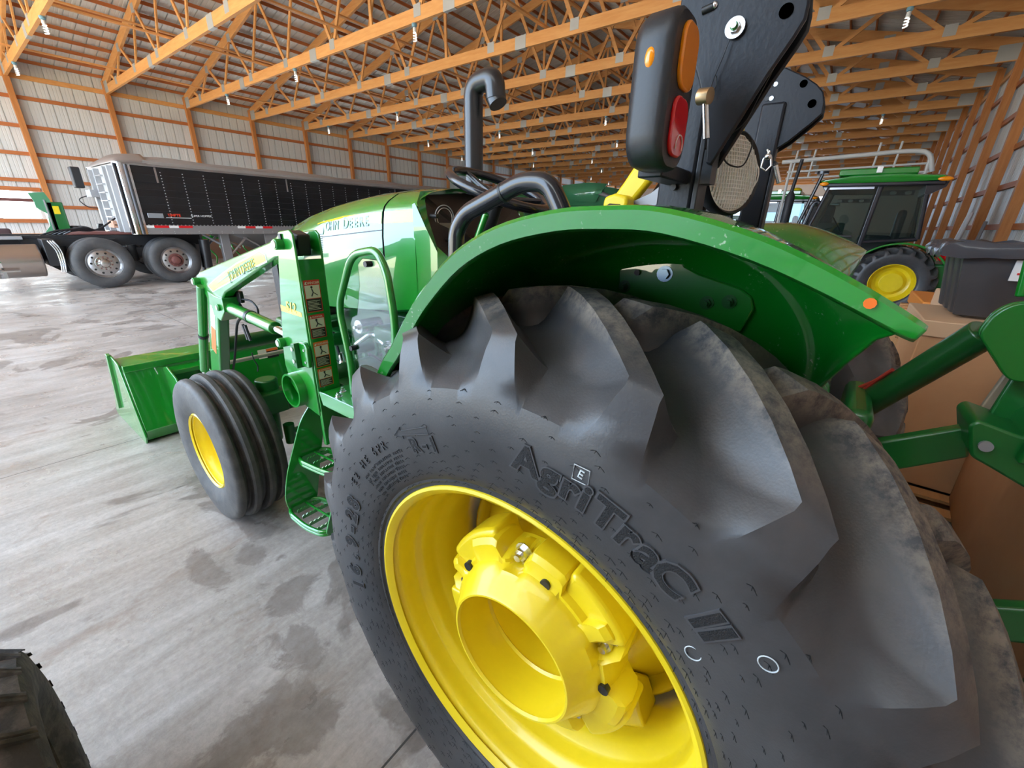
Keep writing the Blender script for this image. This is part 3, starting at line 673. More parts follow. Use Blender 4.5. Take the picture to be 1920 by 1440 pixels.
YDEC = mat('yellow_decal', (.90, .60, .01), .15, coat=.7)
lin = lambda *P: (lambda y: next((a[1]+(b_[1]-a[1])*(y-a[0])/(b_[0]-a[0]) for a, b_ in zip(P[:-1], P[1:]) if a[0] <= y <= b_[0]), P[-1][1]))
decal('yellow_stripe', YDEC, lin((1.25, 1.516), (1.494, 1.504)), lin((1.25, 1.561), (1.494, 1.549)), 1.285, 1.492, cowl, 8)
decal('yellow_stripe', YDEC, lin((1.5, 1.503), (1.8, 1.512), (2.0, 1.498), (2.3, 1.44), (2.6, 1.35), (2.8, 1.25)), lin((1.5, 1.548), (1.8, 1.530), (2.0, 1.503), (2.3, 1.452), (2.45, 1.41), (2.6, 1.352)), 1.508, 2.05, hood)
decal('yellow_stripe', YDEC, lin((2.2, 1.452), (2.35, 1.385), (2.55, 1.32), (2.72, 1.25)), lin((2.2, 1.462), (2.35, 1.420), (2.55, 1.350), (2.72, 1.275)), 2.22, 2.72, hood)
decal('hood_crease_shade', BLK, lambda y: 1.478-.092*(y-1.5), lambda y: 1.482-.092*(y-1.5), 1.508, 2.0, hood, 10)  # crease shade laid on as a thin black strip
for i, ch in enumerate('JOHN DEERE'):
    if ch == ' ': continue
    y = 1.985-.0415*i; sz = .066 if ch in 'JD' and i in (0, 5) else .054
    me = text_mesh(ch, sz, .0005, bold=.0018); z0 = 1.462+(1.985-y)*.085
    mb = MB(); vs_ = []
    for v in me.vertices:
        yy = y-v.co.x; zz = z0+v.co.y+v.co.x*.085; vs_.append((hood_x(yy, zz)-.0015-v.co.z, yy, zz))
    mb._add(vs_, [list(p.vertices) for p in me.polygons]); mb.build('hood_letter', mat('silver_lettering', (.20, .24, .26), .3, .2), hood, smooth=0)
# nose grille
rows = []
for y in (2.60, 2.70, 2.80, 2.88):
    _, w_, zb, zs, zt = hs(y); rows.append([(XC-w_-.006, y, .80+(zs-.06-.80)*j/8) for j in range(9)])
MB().grid(rows).build('nose_grille', BLK, hood, smooth=0)
MB().box(XC-.22, XC+.22, 2.55, 2.90, .70, .90).build('front_weight_bracket', GREEND, TR, bevel=.02)
# louvres on the hood side
lv = MB()
for k in range(9): z = 1.37+.0095*k; lv.box(hood_x(2.02, z)-.002, hood_x(2.02, z)+.01, 2.00-.004*k, 2.055-.004*k, z-.003, z+.002)
lv.build('side_louvre', BLK, hood, smooth=0)
# dashboard
F = MB(); o_ = [(XC-.333, 1.25, 1.215), (XC-.335, 1.185, 1.30), (XC-.335, 1.18, 1.412), (XC-.335, 1.24, 1.50), (XC-.325, 1.290, 1.578), (XC-.27, 1.330, 1.622), (XC, 1.350, 1.650)]; i_ = [(XC-.26, 1.10, 1.24), (XC-.300, 1.142, 1.385), (XC-.303, 1.215, 1.430), (XC-.300, 1.262, 1.530), (XC-.285, 1.290, 1.588), (XC-.24, 1.330, 1.612), (XC, 1.350, 1.634)]
o_ += [(2*XC-x, y, z) for x, y, z in o_[::-1][1:]]; i_ += [(2*XC-x, y, z) for x, y, z in i_[::-1][1:]]
F.grid([o_, i_]); F.build('dash_surround', GREEN, TR, smooth=30)
D = MB(); c_ = [(x+(XC-x)*.0, y+.004, z-.003) for x, y, z in i_]; D._add(c_+[(XC, 1.26, 1.42)], [[k, k+1, len(c_)] for k in range(len(c_)-1)]+[[len(c_)-1, 0, len(c_)]])
for s_ in (1, -1): MB().prism([(1.305, 1.175), (1.25, 1.215), (1.185, 1.30), (1.18, 1.412), (1.24, 1.50), (1.290, 1.578), (1.305, 1.574)], 'x', XC-s_*.3335-.001, XC-s_*.3335+.001).build('cowl_side', GREEN, TR, smooth=0)
dash = D.build('dash_panel', mat('dash_plastic', (.035, .026, .022), .35, bump=(90, .05)), TR, smooth=0)
GX, GY, GZ = 1.222, 1.268, 1.530
D = MB(); D.tube([(GX+.050*sin(2*pi*k/40), GY, GZ+.046*cos(2*pi*k/40)) for k in range(40)], .0018, 6, closed=True); D.build('gauge_bezel', DECG, dash)
D = MB(); D.tube([(GX+.040*sin(a_), GY-.001, GZ+.036*cos(a_)) for a_ in [radians(-120+k*12) for k in range(21)]], .0016, 5); D.build('gauge_scale', WHITE, dash)
MB().box(GX-.03, GX+.035, GY-.002, GY+.01, GZ-.040, GZ-.018).build('gauge_display', mat('lcd_grey', (.30, .26, .22), .3), dash)
for k, (x, z) in enumerate(((1.145, 1.535), (1.20, 1.45))):
    MB().tube([(x, 1.26, z), (x, 1.225, z)], .008, 14).build('dash_switch', BLK, dash)
kn = MB(); kn.tube([(1.20, 1.22, 1.42), (1.20, 1.165, 1.42)], .012, 18); kn.build('ignition_switch', STEEL, dash)
# lower console and floor
MB().box(XC-.25, XC+.25, .80, 1.235, .98, 1.26).build('console', BLK, TR, bevel=.04)
MB().box(XC-.46, XC+.46, .15, 1.24, .93, .97).build('operator_floor', BLK, TR, bevel=.005)
# steering wheel
SC = Vector((XC, 1.16, 1.642)); ny = Vector((0, -.36, .93)).normalized(); fx = Vector((1, 0, 0)); fy = ny.cross(fx).normalized()
S = MB(); S.tube([SC+.205*(cos(t)*fx+sin(t)*fy) for t in [2*pi*k/48 for k in range(48)]], .018, 14, closed=True); sw = S.build('steering_wheel', BLKG, TR)
S = MB(); 
for t in (radians(90), radians(210), radians(330)): S.tube([SC-.035*ny, SC-.02*ny+.10*(cos(t)*fx+sin(t)*fy), SC+.2*(cos(t)*fx+sin(t)*fy)], [.016, .013, .011], 10)
S.tube([SC-.06*ny, SC-.015*ny], .035, 20); S.build('steering_spoke', BLKG, sw)
MB().tube([SC-.06*ny, SC-.42*ny+Vector((0, .02, 0))], .03, 16).build('steering_column', BLK, TR)
MB().tube([(1.22, 1.052, 1.548), (1.22, 1.10, 1.452)], .0125, 16).build('tilt_cylinder', GREEN, TR, bevel=.002)
for (p0, p1, r_) in (((1.56, .90, 1.40), (1.60, .84, 1.55), .008), ((1.62, .86, 1.38), (1.70, .80, 1.53), .008)):
    q = MB().tube([p0, p1], r_, 8).build('control_lever', BLK, TR); MB().ball(p1, .024, .024, .03, 8).build('lever_knob', mat('grey_knob', (.22, .24, .27), .4), q)
# exhaust
E_ = MB(); EP_ = arc_pts([(1.60, 1.455, 1.50), (1.60, 1.455, 1.80), (1.60, 1.455, 2.075), (1.60, 1.335, 2.085), (1.60, 1.325, 2.005)], .085, 8)
E_.tube(EP_, .042, 28, cap=False); E_.tube([EP_[-1]+Vector((0, -.012, -.02)), EP_[-1]+Vector((0, .005, .01))], .039, 20); ex = E_.build('exhaust_stack', mat('black_exhaust', (.018, .017, .018), .33, coat=.3), TR)
MB().tube([(1.59, 1.412, 1.60), (1.57, 1.39, 1.70)], .004, 6).build('exhaust_clamp', STEEL, ex)

# fenders ------------------------------------------------------------
TOP = [(.765, 1.185), (.73, 1.235), (.69, 1.28), (.64, 1.345), (.59, 1.40), (.51, 1.468), (.42, 1.512), (.32, 1.535), (.24, 1.540), (.17, 1.538), (.09, 1.522), (.03, 1.500), (-.02, 1.475), (-.06, 1.452)]
def smooth_curve(P, n):
    out_ = []
    Q = [P[0]]+P+[P[-1]]
    for i in range(1, len(Q)-2):
        for k in range(n):
            t = k/n; p0, p1, p2, p3 = [Vector(Q[i+d]) for d in (-1, 0, 1, 2)]
            out_.append(.5*((2*p1)+(-p0+p2)*t+(2*p0-5*p1+4*p2-p3)*t*t+(-p0+3*p1-3*p2+p3)*t**3))
    out_.append(Vector(P[-1])); return out_
TC = smooth_curve(TOP, 4)
def scratched_green():
    q = GREEN.copy(); q.name = 'scratched_green_paint'; n = q.node_tree; N = n.nodes; Lk = n.links; b = N['Principled BSDF']; src = b.inputs['Base Color'].links[0].from_socket
    tcn = N.new('ShaderNodeTexCoord'); no = N.new('ShaderNodeTexNoise'); no.inputs['Scale'].default_value = 150; no.inputs['Detail'].default_value = 3; no2 = N.new('ShaderNodeTexNoise'); no2.inputs['Scale'].default_value = 16; no2.inputs['Detail'].default_value = 5
    Lk.new(tcn.outputs['Object'], no.inputs['Vector']); Lk.new(tcn.outputs['Object'], no2.inputs['Vector'])
    r1 = N.new('ShaderNodeMapRange'); Lk.new(no.outputs[0], r1.inputs[0]); r1.inputs[1].default_value = .62; r1.inputs[2].default_value = .70
    r2 = N.new('ShaderNodeMapRange'); Lk.new(no2.outputs[0], r2.inputs[0]); r2.inputs[1].default_value = .52; r2.inputs[2].default_value = .62
    mu = N.new('ShaderNodeMath'); mu.operation = 'MULTIPLY'; Lk.new(r1.outputs[0], mu.inputs[0]); Lk.new(r2.outputs[0], mu.inputs[1])
    mx = N.new('ShaderNodeMix'); mx.data_type = 'RGBA'; Lk.new(mu.outputs[0], mx.inputs[0]); Lk.new(src, mx.inputs[6]); mx.inputs[7].default_value = (.35, .50, .32, 1); Lk.new(mx.outputs[2], b.inputs['Base Color'])
    return q
GREENF = scratched_green()
def fender(s_):
    X = lambda x: x if s_ > 0 else mir(x)
    rows = []; n_ = len(TC)
    for i, c in enumerate(TC):
        y, z = c; t = i/(n_-1)
        a_ = TC[min(i+1, n_-1)]-TC[max(i-1, 0)]; nn = Vector((-a_.y, a_.x)).normalized()
        if nn.y < 0: nn = -nn           # outward normal of the arc in the y,z plane
        def P(x, d, dy=0, zz=None):
            return (X(x), y-nn.x*d+dy, (z-nn.y*d) if zz is None else zz)
        e = max(0, (t-.66)/.34); e = e**1.8
        inner = [(.516, .026), (.508, .0235), (.503, .004), (.507, .0), (.56, -.003), (.66, -.003), (.76, .004), (.83, .020), (.875, .048), (.905, .085), (.92, .13), (.924, .22), (.924, .34)]
        ends = [(-.070, 1.428), (-.071, 1.433), (-.073, 1.440), (-.073, 1.442), (-.068, 1.428), (-.056, 1.397), (-.042, 1.340), (-.030, 1.290), (-.018, 1.245), (-.004, 1.207), (.006, 1.175), (.02, 1.12), (.03, 1.02)]
        row = []
        for (x, d), (ye, ze) in zip(inner, ends):
            q = Vector(P(x, d)); q.y += (ye-q.y)*e; q.z += (ze-q.z)*e; row.append(q)
        rows.append(row)
    o = MB().grid(rows).build('fender', GREENF, TR, smooth=38, solid=.004); return o
fl = fender(1); fr = fender(-1); tag(fl, 'near green rear fender with chipped outer lip'); tag(fr, 'far green rear fender')
PW = [(.385, 1.385), (.39, 1.425), (.375, 1.44), (.335, 1.447), (.318, 1.46), (.308, 1.485), (.29, 1.495), (.27, 1.492), (.262, 1.465), (.25, 1.445), (.22, 1.432), (.14, 1.412), (.118, 1.398), (.11, 1.375), (.125, 1.33), (.24, 1.33)]
pt = MB().prism([(y, z) for y, z in PW], 'x', .905, .915).build('rops_mount_plate', GREEN, fl, bevel=.003)
for (y, z) in ((.29, 1.473), (.287, 1.427)): b_ = MB(); hexbolt(b_, (.905, y, z), '-x', .011, .010, False); b_.build('plate_bolt', mat('blued_bolt', (.30, .40, .50), .3, .9), pt)
for (y, z) in ((.195, 1.378), (.155, 1.385), (.372, 1.392)): b_ = MB(); hexbolt(b_, (.905, y, z), '-x', .009, .008); b_.build('plate_bolt', GREEND, pt)
for (x, y, z, r_) in ((.905, .345, 1.425, .006), (.918, .02, 1.32, .007)):
    MB().tube([(x-.007, y, z), (x+.01, y, z)], r_, 14).build('bolt_hole', DECK, fl)
for (x, y, z, r_, mt) in ((.70, .665, 1.262, .009, STEEL), (.72, .640, 1.285, .010, DECK), (.70, .70, 1.262, .005, DECK), (.74, .655, 1.30, .005, DECK)):
    MB().tube([(x-.004, y-.010, z-.012), (x, y, z)], r_, 14).build('inner_bolt', mt, fl)
MB().tube([(.500, -.030, 1.4585), (.507, -.030, 1.4585)], .005, 10).build('lip_rivet', DECO, fl)
# grab rail on the fender
G_ = MB(); G_.tube(arc_pts([(.80, .80, 1.30), (.80, .788, 1.50), (.80, .755, 1.538), (.80, .585, 1.603), (.80, .52, 1.600), (.80, .487, 1.55), (.80, .455, 1.49)], .05, 6), .0205, 20); gr = G_.build('grab_rail', BLKG, TR)
MB().tube([(.80, .640, 1.5815), (.80, .634, 1.5835)], .0216, 20).build('rail_joint', DECK, gr)
# ROPS
HOLE_SHADE = mat('hole_shade_black', (0, 0, 0), 1.0, spec=0)  # pure black discs carry the dark inside the holes as colour
def rops(s_):
    X = lambda x: x if s_ > 0 else mir(x)
    xa, xb = sorted((X(.955), X(1.01)))
    p_ = MB().box(xa, xb, .272, .346, 1.35, 1.92).build('rops_post', NAVY, TR, bevel=.008)
    MB().box(xa-.004, xb+.004, .262, .272, 1.35, 1.74).build('rops_post_flange', BLK, p_, bevel=.002)
    return p_
rpl = rops(1); rpr = rops(-1)
def plate(pts, x0, x1, nm='rops_hinge_plate', parent=TR, bev=.004): return MB().prism(pts, 'x', x0, x1).build(nm, NAVY, parent, bevel=bev)
LP = [(.347, 2.02), (.345, 1.88), (.293, 1.777), (.262, 1.70), (.254, 1.635), (.243, 1.63), (.228, 1.660), (.205, 1.705), (.177, 1.762), (.148, 1.812), (.137, 1.835), (.137, 1.855), (.145, 1.90), (.17, 1.97), (.23, 2.03), (.30, 2.06)]
pl1 = plate(LP, .942, .953); plate([(y, z) for y, z in LP], .995, 1.005)
MB().box(.953, .995, .243, .262, 1.60, 1.66).build('hinge_spacer', BLK, pl1)
def disc_(mb, x, y, z, r_, mt, nm, par, dx=-.0015): return MB().tube([(x+dx, y, z), (x+.004, y, z)], r_, 20).build(nm, mt, par)
disc_(None, .942, .168, 1.851, .0105, HOLE_SHADE, 'pin_hole', pl1)
MB().tube([(.9412, .303, 1.879), (.9412, .285, 1.882)], .006, 12).build('slot_hole', DECK, pl1); MB().ball((.9405, .284, 1.883), .003, .006, .006, 6).build('slot_bolt', STEEL, pl1)
b_ = MB(); hexbolt(b_, (.941, .2415, 1.842), '-x', .009, .012); b_.tube([(.939, .2415, 1.842), (.935, .2415, 1.842)], .016, 20); bo = b_.build('pivot_bolt', STEEL, pl1)
MB().tube([(.929, .2415, 1.842), (.9275, .2415, 1.842)], .0065, 12).build('bolt_end', GREEN, bo)
MB().tube([(.932, .246, 1.825), (.930, .252, 1.80), (.932, .262, 1.77), (.935, .267, 1.745)], .0012, 6).build('tether_cable', BLK, pl1)
# right hinge plate
RP = [(.40, 1.955), (.362, 2.019), (.345, 2.022), (.297, 2.019), (.235, 1.985), (.198, 1.959), (.175, 1.935), (.165, 1.905), (.163, 1.873), (.19, 1.845), (.24, 1.80), (.305, 1.757), (.325, 1.74), (.345, 1.72), (.38, 1.75), (.405, 1.80)]
RX = mir(.942)-.02
pr1 = MB().prism(RP, 'x', RX-.035, RX-.024).build('rops_hinge_plate', NAVY, TR, bevel=.004); MB().prism(RP, 'x', RX+.03, RX+.04).build('rops_hinge_plate', NAVY, TR, bevel=.004)
for (y, z, r_, mt) in ((.236, 1.965, .011, HOLE_SHADE), (.199, 1.905, .012, HOLE_SHADE), (.284, 1.893, .011, STEEL), (.330, 1.975, .007, DECK), (.335, 1.935, .007, DECK), (.318, 1.975, .007, ALU), (.322, 1.935, .007, ALU)):
    MB().tube([(RX-.0375, y, z), (RX-.03, y, z)], r_, 18).build('hinge_hole' if mt in (DECK, HOLE_SHADE) else 'hinge_bolt', mt, pr1)
# hanging pins
def lock_pin(nm, c, d, s=1.0):
    c = Vector(c); d = Vector(d).normalized(); q = MB(); q.tube([c, c+d*.085*s], .0075*s, 16); 
    q = q.build(nm, STEEL, TR); hd = Vector((.25, .95, .1)).normalized()
    MB().tube([c-hd*.012*s, c+hd*.014*s], .0165*s, 22).build('pin_head', mat('brass_zinc', (.72, .50, .28), .3, .9), q); return q
q = lock_pin('lock_pin', (.90, .262, 1.737), (.02, -.10, -.5), .8)
MB().tube([(.93, .262, 1.742), (.935, .256, 1.76), (.934, .2585, 1.775)], .0011, 6).build('pin_cable', BLK, q)
q = MB().tube([(RX-.05, .262, 1.725), (RX-.05, .238, 1.670)], .008, 14).build('lock_pin', STEEL, TR)
MB().tube([(RX-.07, .285, 1.770), (RX-.07, .300, 1.745), (RX-.07, .302, 1.72), (RX-.07, .285, 1.708), (RX-.07, .272, 1.724), (RX-.07, .278, 1.75), (RX-.07, .295, 1.775)], .0035, 8).build('hairpin_clip', STEEL, q)
MB().ball((RX-.07, .288, 1.752), .011, .012, .012, 8).build('clip_ball', STEEL, q)
MB().tube(arc_pts([(.99, .245, 1.70), (1.0, .235, 1.64), (1.02, .20, 1.63), (1.02, .19, 1.68), (1.0, .215, 1.70), (1.0, .23, 1.66)], .03, 5), .0016, 6).build('lamp_wire', BLK, TR)
MB().tube(arc_pts([(.95, .25, 1.66), (.96, .20, 1.70), (.96, .19, 1.73), (.95, .165, 1.79)], .03, 5), .0012, 6).build('lamp_wire', BLK, TR)
# tail lamp: rounded housing with amber over red lens on its rear face
def rrect(cx, cz, w_, h_, r_, n=6):
    P = []
    for (sx, sz, a0) in ((1, 1, 0), (-1, 1, 90), (-1, -1, 180), (1, -1, 270)):
        for k in range(n+1): a = radians(a0+90*k/n); P.append((cx+sx*(w_/2-r_)+r_*cos(a), cz+sz*(h_/2-r_)+r_*sin(a)))
    return P
tl = MB(); cx, cz = .783, 1.716
for (y0, w_, h_, r_) in ((.270, .122, .216, .045),): pass
rows = []
for (y, w_, h_, r_) in ((.268, .098, .196, .036), (.267, .110, .206, .042), (.271, .120, .214, .046), (.280, .124, .218, .048), (.315, .122, .216, .048), (.328, .108, .205, .046), (.332, .07, .16, .03)):
    rows.append([(x, y, z) for x, z in rrect(cx, cz, w_, h_, r_)])
tl.grid(rows, True); tl._add(rows[0], [list(range(len(rows[0])))]); tl._add(rows[-1], [list(range(len(rows[0])))]); tl = tl.build('tail_lamp', BLK, TR, smooth=50)
MB().prism(rrect(.790, 1.766, .070, .088, .026), 'y', .2615, .270).build('amber_lens', AMB, tl, bevel=.003)
MB().prism(rrect(.790, 1.671, .070, .086, .024), 'y', .2625, .270).build('red_lens', RED, tl, bevel=.003)
MB().ball((.7245, .30, 1.755), .006, .009, .015, 8).build('amber_side_marker', AMB, tl)
MB().tube([(.795+.016*cos(t), .2615, 1.645+.016*sin(t)) for t in [radians(-20+k*11) for k in range(21)]], .0012, 5).build('lens_mark', mat('pale_mark', (.8, .5, .5), .3), tl)
MB().box(.80, .96, .285, .33, 1.60, 1.625).build('lamp_bracket', NAVY, tl, bevel=.003)
MB().tube([(.9445, .310, 1.595), (.953, .310, 1.595)], .006, 12).build('bracket_hole', DECK, rpl)
# work lamp
WC = Vector((1.12, .247, 1.632)); wn = Vector((-.42, -.86, .10)).normalized(); wa = wn.cross(Vector((0, 0, 1))).normalized(); wb = wa.cross(wn)
WM = Matrix((wn, wa, wb)).transposed().to_4x4(); WM.translation = WC
wl_ = MB(WM).lathe([(.010, .078), (.016, .084), (.008, .088), (-.012, .086), (-.03, .074), (-.055, .05), (-.06, 0)], (0, 0, 0), 'x', 40).build('work_lamp', BLK, TR)
MB(WM).lathe([(.010, .080), (.016, .06), (.019, .03), (.020, 0)], (0, 0, 0), 'x', 40).build('lamp_glass', LENSW, wl_)
rb = MB(WM)
for k in range(-9, 10):
    h = sqrt(max(0, .076**2-(k*.008)**2)); x = .0165; rb.tube([(x-.004, k*.008, -h), (x+.003, k*.008, -h*.5), (x+.0045, k*.008, 0), (x+.003, k*.008, h*.5), (x-.004, k*.008, h)], .0016, 5)
    rb.tube([(x-.004, -h, k*.008), (x+.003, -h*.5, k*.008), (x+.0045, 0, k*.008), (x+.003, h*.5, k*.008), (x-.004, h, k*.008)], .0011, 5)
rb.build('lamp_glass_rib', mat('rib_glass', (.95, .94, .88), .25, 0, coat=.6), wl_)
MB().tube([(1.13, .30, 1.59), (1.14, .31, 1.50)], .018, 14).build('lamp_stalk', NAVY, wl_)
# seat
SY = mat('seat_yellow_vinyl', (.88, .62, .010), .42, bump=(80, .05))
prof = [(.66, 1.33), (.64, 1.40), (.62, 1.48), (.59, 1.555), (.535, 1.63), (.495, 1.69), (.44, 1.77), (.40, 1.83), (.37, 1.85), (.36, 1.82), (.39, 1.74), (.435, 1.66), (.51, 1.565), (.54, 1.48), (.56, 1.33)]
seat = MB().prism(prof, 'x', 1.20, 1.235).build('seat', SY, TR, bevel=.012, segs=3); MB().prism([(y-.02, z-.01) for y, z in prof], 'x', mir(1.235), mir(1.20)).build('seat_side_bolster', SY, seat, bevel=.012, segs=3)
MB().prism([(.80, 1.34), (.80, 1.40), (.56, 1.42), (.52, 1.52), (.40, 1.72), (.345, 1.79), (.32, 1.76), (.40, 1.60), (.46, 1.40), (.48, 1.30)], 'x', 1.236, mir(1.236)).build('seat_cushion', mat('black_vinyl', (.022, .020, .022), .5, bump=(60, .2)), seat, bevel=.02, segs=3)
MB().prism([(.552, 1.562), (.548, 1.590), (.52, 1.598), (.485, 1.592), (.478, 1.575), (.485, 1.558)], 'x', 1.12, 1.17).build('armrest', SY, seat, bevel=.012, segs=3)
MB().prism([(.545, 1.565), (.53, 1.574), (.50, 1.572), (.482, 1.56), (.482, 1.52), (.51, 1.51)], 'x', 1.115, 1.165).build('armrest_base', BLK, seat, bevel=.006)
MB().prism([(.53, 1.40), (.50, 1.575), (.44, 1.60), (.36, 1.66), (.28, 1.64), (.28, 1.40)], 'x', 1.17, 1.176).build('seat_side_shield', GREYM, seat, bevel=.002)
MB().box(1.22, 1.64, .25, .75, .97, 1.33).build('seat_base', BLK, seat, bevel=.03)
# ------------------------------------------------------------------ front loader (bolted to the tractor)
def loader_side(s_):
    X = lambda x: x if s_ > 0 else mir(x)
    def pr(pts, x0, x1, nm, mt=GREEN, parent=TR, bevel=.004): a, b_ = sorted((X(x0), X(x1))); return MB().prism(pts, 'x', a, b_).build(nm, mt, parent, bevel=bevel)
    # mast: outer plate, inner plate, rear web
    MO = [(1.705, 1.395), (1.700, 1.445), (1.680, 1.47), (1.600, 1.478), (1.578, 1.462), (1.575, 1.40), (1.58, 1.20), (1.585, 1.00), (1.588, .74), (1.63, .745), (1.71, .76), (1.80, .84), (1.825, .92), (1.815, 1.0), (1.775, 1.15), (1.72, 1.36)]
    mo = pr(MO, .770, .779, 'mast_plate'); pr(MO, .868, .877, 'mast_plate')
    a, b_ = sorted((X(.775), X(.872)))
    web = MB().box(a, b_, 1.576, 1.584, .68, 1.375).build('mast_rear_web', GREEN, TR, bevel=.002)
    MB().box(a, b_, 1.580, 1.60, .60, .76).build('mast_foot', GREEN, TR, bevel=.004)
    # boom
    BM = [(1.66, 1.455), (1.72, 1.462), (1.83, 1.425), (2.70, 1.238), (2.765, 1.215), (2.775, 1.175), (2.72, 1.145), (2.685, 1.10), (2.93, .60), (3.27, .22), (3.20, .16), (3.06, .22), (2.80, .58), (2.555, 1.065), (2.41, 1.158), (1.80, 1.365), (1.66, 1.38)]
    bm = pr(BM, .795, .852, 'boom', bevel=.008)
    pr([(1.61, 1.385), (1.60, 1.46), (1.67, 1.475), (1.72, 1.45), (1.72, 1.38)], .80, .85, 'boom_pivot_block', BLK, TR, .006)
    def pin(y, z, x0, x1, r_, nm='pivot_pin', parent=TR, cap=True):
        q = MB().tube([(X(x0), y, z), (X(x1), y, z)], r_, 22).build(nm, GREENB, parent, bevel=.003)
        MB().tube([(X(x0-.004), y, z), (X(x0), y, z)], r_*.7, 18).build('pin_end', STEEL, q); return q
    pin(1.665, 1.425, .742, .90, .020); pin(2.735, 1.185, .765, .87, .020); pin(2.50, 1.075, .775, .875, .018); pin(1.795, 1.025, .745, .88, .020)
    # keeper bolt slot & bracket on the mast
    MB().box(*sorted((X(.764), X(.770))), 1.655, 1.672, 1.43, 1.462).build('keeper_slot', DECK, mo)
    bk = pr([(1.640, .955), (1.640, 1.055), (1.595, 1.06), (1.575, 1.04), (1.58, .96)], .755, .769, 'hose_bracket', parent=mo, bevel=.004)
    pr([(1.665, .955), (1.665, 1.05), (1.635, 1.055), (1.635, .95)], .735, .765, 'bracket_block', GREEND, mo, .003)
    for z in (.98, 1.03): MB().tube([(X(.730), 1.650, z), (X(.736), 1.650, z)], .0085, 14).build('bracket_bolt', STEEL, mo)
    for z in (.98, 1.03): MB().tube([(X(.752), 1.600, z), (X(.757), 1.600, z)], .005, 12).build('bracket_bolt', STEEL, mo)
    # knee gusset and lift cylinder
    pr([(2.62, 1.15), (2.60, 1.02), (2.52, 1.0), (2.44, 1.06), (2.44, 1.13), (2.53, 1.13)], .785, .862, 'cylinder_lug', parent=bm)
    cy = MB().tube([(X(.823), 2.48, 1.075), (X(.823), 1.98, 1.045)], .030, 24); cy = cy.build('lift_cylinder', GREEN, TR, bevel=.004)
    MB().tube([(X(.823), 2.24, 1.0606), (X(.823), 2.215, 1.0591)], .0325, 24).build('cylinder_strap', DECK, cy)
    MB().tube([(X(.823), 1.98, 1.045), (X(.823), 1.80, 1.025)], .017, 16).build('cylinder_rod', CHR, cy)
    # bucket cylinder in front of the vertical boom leg
    cy = MB().tube([(X(.79), 2.70, 1.165), (X(.79), 3.02, .61)], .024, 20).build('bucket_cylinder', GREEN, TR, bevel=.004)
    MB().tube([(X(.79), 2.87, .866), (X(.79), 2.88, .850)], .026, 20).build('cylinder_strap', DECK, cy)
    MB().tube([(X(.79), 3.02, .61), (X(.79), 3.15, .40)], .013, 14).build('cylinder_rod', CHR, cy)
    MB().tube([(X(.79), 3.10, .47), (X(.79), 3.18, .35)], .020, 14).build('rod_eye', GREEN, cy)
    return mo, web, bm
GREENL = GREEN
GREENB = mat('green_pin_paint', (.01, .26, .03), .3, coat=.6)
mo, web, bm = loader_side(1); loader_side(-1)
# big open tube end through the mast foot
T_ = MB(); T_.lathe([(-.045, .067), (-.045, .075), (.10, .075), (.10, .067), (-.045, .067)], (.780, 1.735, .828), 'x', 40); T_.build('torque_tube', GREEN, TR, smooth=50)
MB().tube([(.865, 1.735, .828), (mir(.865), 1.735, .828)], .060, 24).build('cross_tube', GREEND, TR)
MB().box(.88, 1.24, 1.62, 1.86, .62, .80).build('loader_side_frame', GREEND, TR, bevel=.01)
MB().box(mir(1.24), mir(.88), 1.62, 1.86, .62, .80).build('loader_side_frame', GREEND, TR, bevel=.01)
# loader boom cross tube and hoses
MB().tube([(.85, 2.80, .80), (mir(.85), 2.80, .80)], .045, 20).build('boom_cross_tube', GREEND, TR)
MB().tube(arc_pts([(.86, 2.45, 1.10), (.875, 2.42, 1.04), (.87, 2.55, .98), (.87, 2.72, .72), (.87, 2.9, .5)], .05, 5), .007, 8).build('hydraulic_hose', BLK, TR)
MB().tube(arc_pts([(.86, 2.42, 1.12), (.88, 2.33, 1.12), (.885, 2.28, 1.08), (.88, 2.30, 1.03)], .03, 5), .005, 8).build('hydraulic_hose', BLK, TR)
MB().box(.855, .875, 2.40, 2.50, 1.10, 1.16).build('hose_clamp_block', BLK, TR, bevel=.004)
for k in range(2): MB().tube([(.862, 2.43+.03*k, .98), (.862, 2.40+.03*k, .90)], .008, 8).build('hose_fitting', BLK, TR)
# decals on the loader ------------------------------------------------
def yz_decal(nm, mt, pts, x, parent): # flat sticker on a plate that faces the camera side
    return MB()._add([(x, y, z) for y, z in pts], [list(range(len(pts)))]).build(nm, mt, parent, smooth=0)
arr = [(2.61, 1.175), (2.50, 1.212), (2.35, 1.262), (2.18, 1.315), (2.06, 1.345), (1.93, 1.383), (1.885, 1.372), (1.88, 1.350), (2.10, 1.290), (2.30, 1.228), (2.45, 1.185), (2.56, 1.150)]
yz_decal('boom_decal_border', DECG, [(y, z) for y, z in [(2.625, 1.172), (2.50, 1.219), (2.35, 1.269), (2.18, 1.322), (2.06, 1.352), (1.93, 1.390), (1.875, 1.376), (1.87, 1.345), (2.10, 1.284), (2.30, 1.221), (2.45, 1.178), (2.57, 1.143)]], .7940, bm)
yz_decal('boom_decal', YDEC, arr, .7930, bm)
yz_decal('boom_decal_slash', GREEN, [(2.54, 1.175), (2.20, 1.295), (2.00, 1.355), (2.02, 1.345), (2.30, 1.252)], .7922, bm)
place_text('boom_letters', 'JOHN DEERE', .058, .0004, mat('boom_letter_grey', (.10, .30, .14), .3), bm, (.7915, 2.14, 1.272), (0, -1, .265), (0, .265, 1))
yz_decal('mast_number_border', YDEC, [(1.765, 1.188), (1.765, 1.162), (1.60, 1.160), (1.60, 1.178)], .7692, mo)
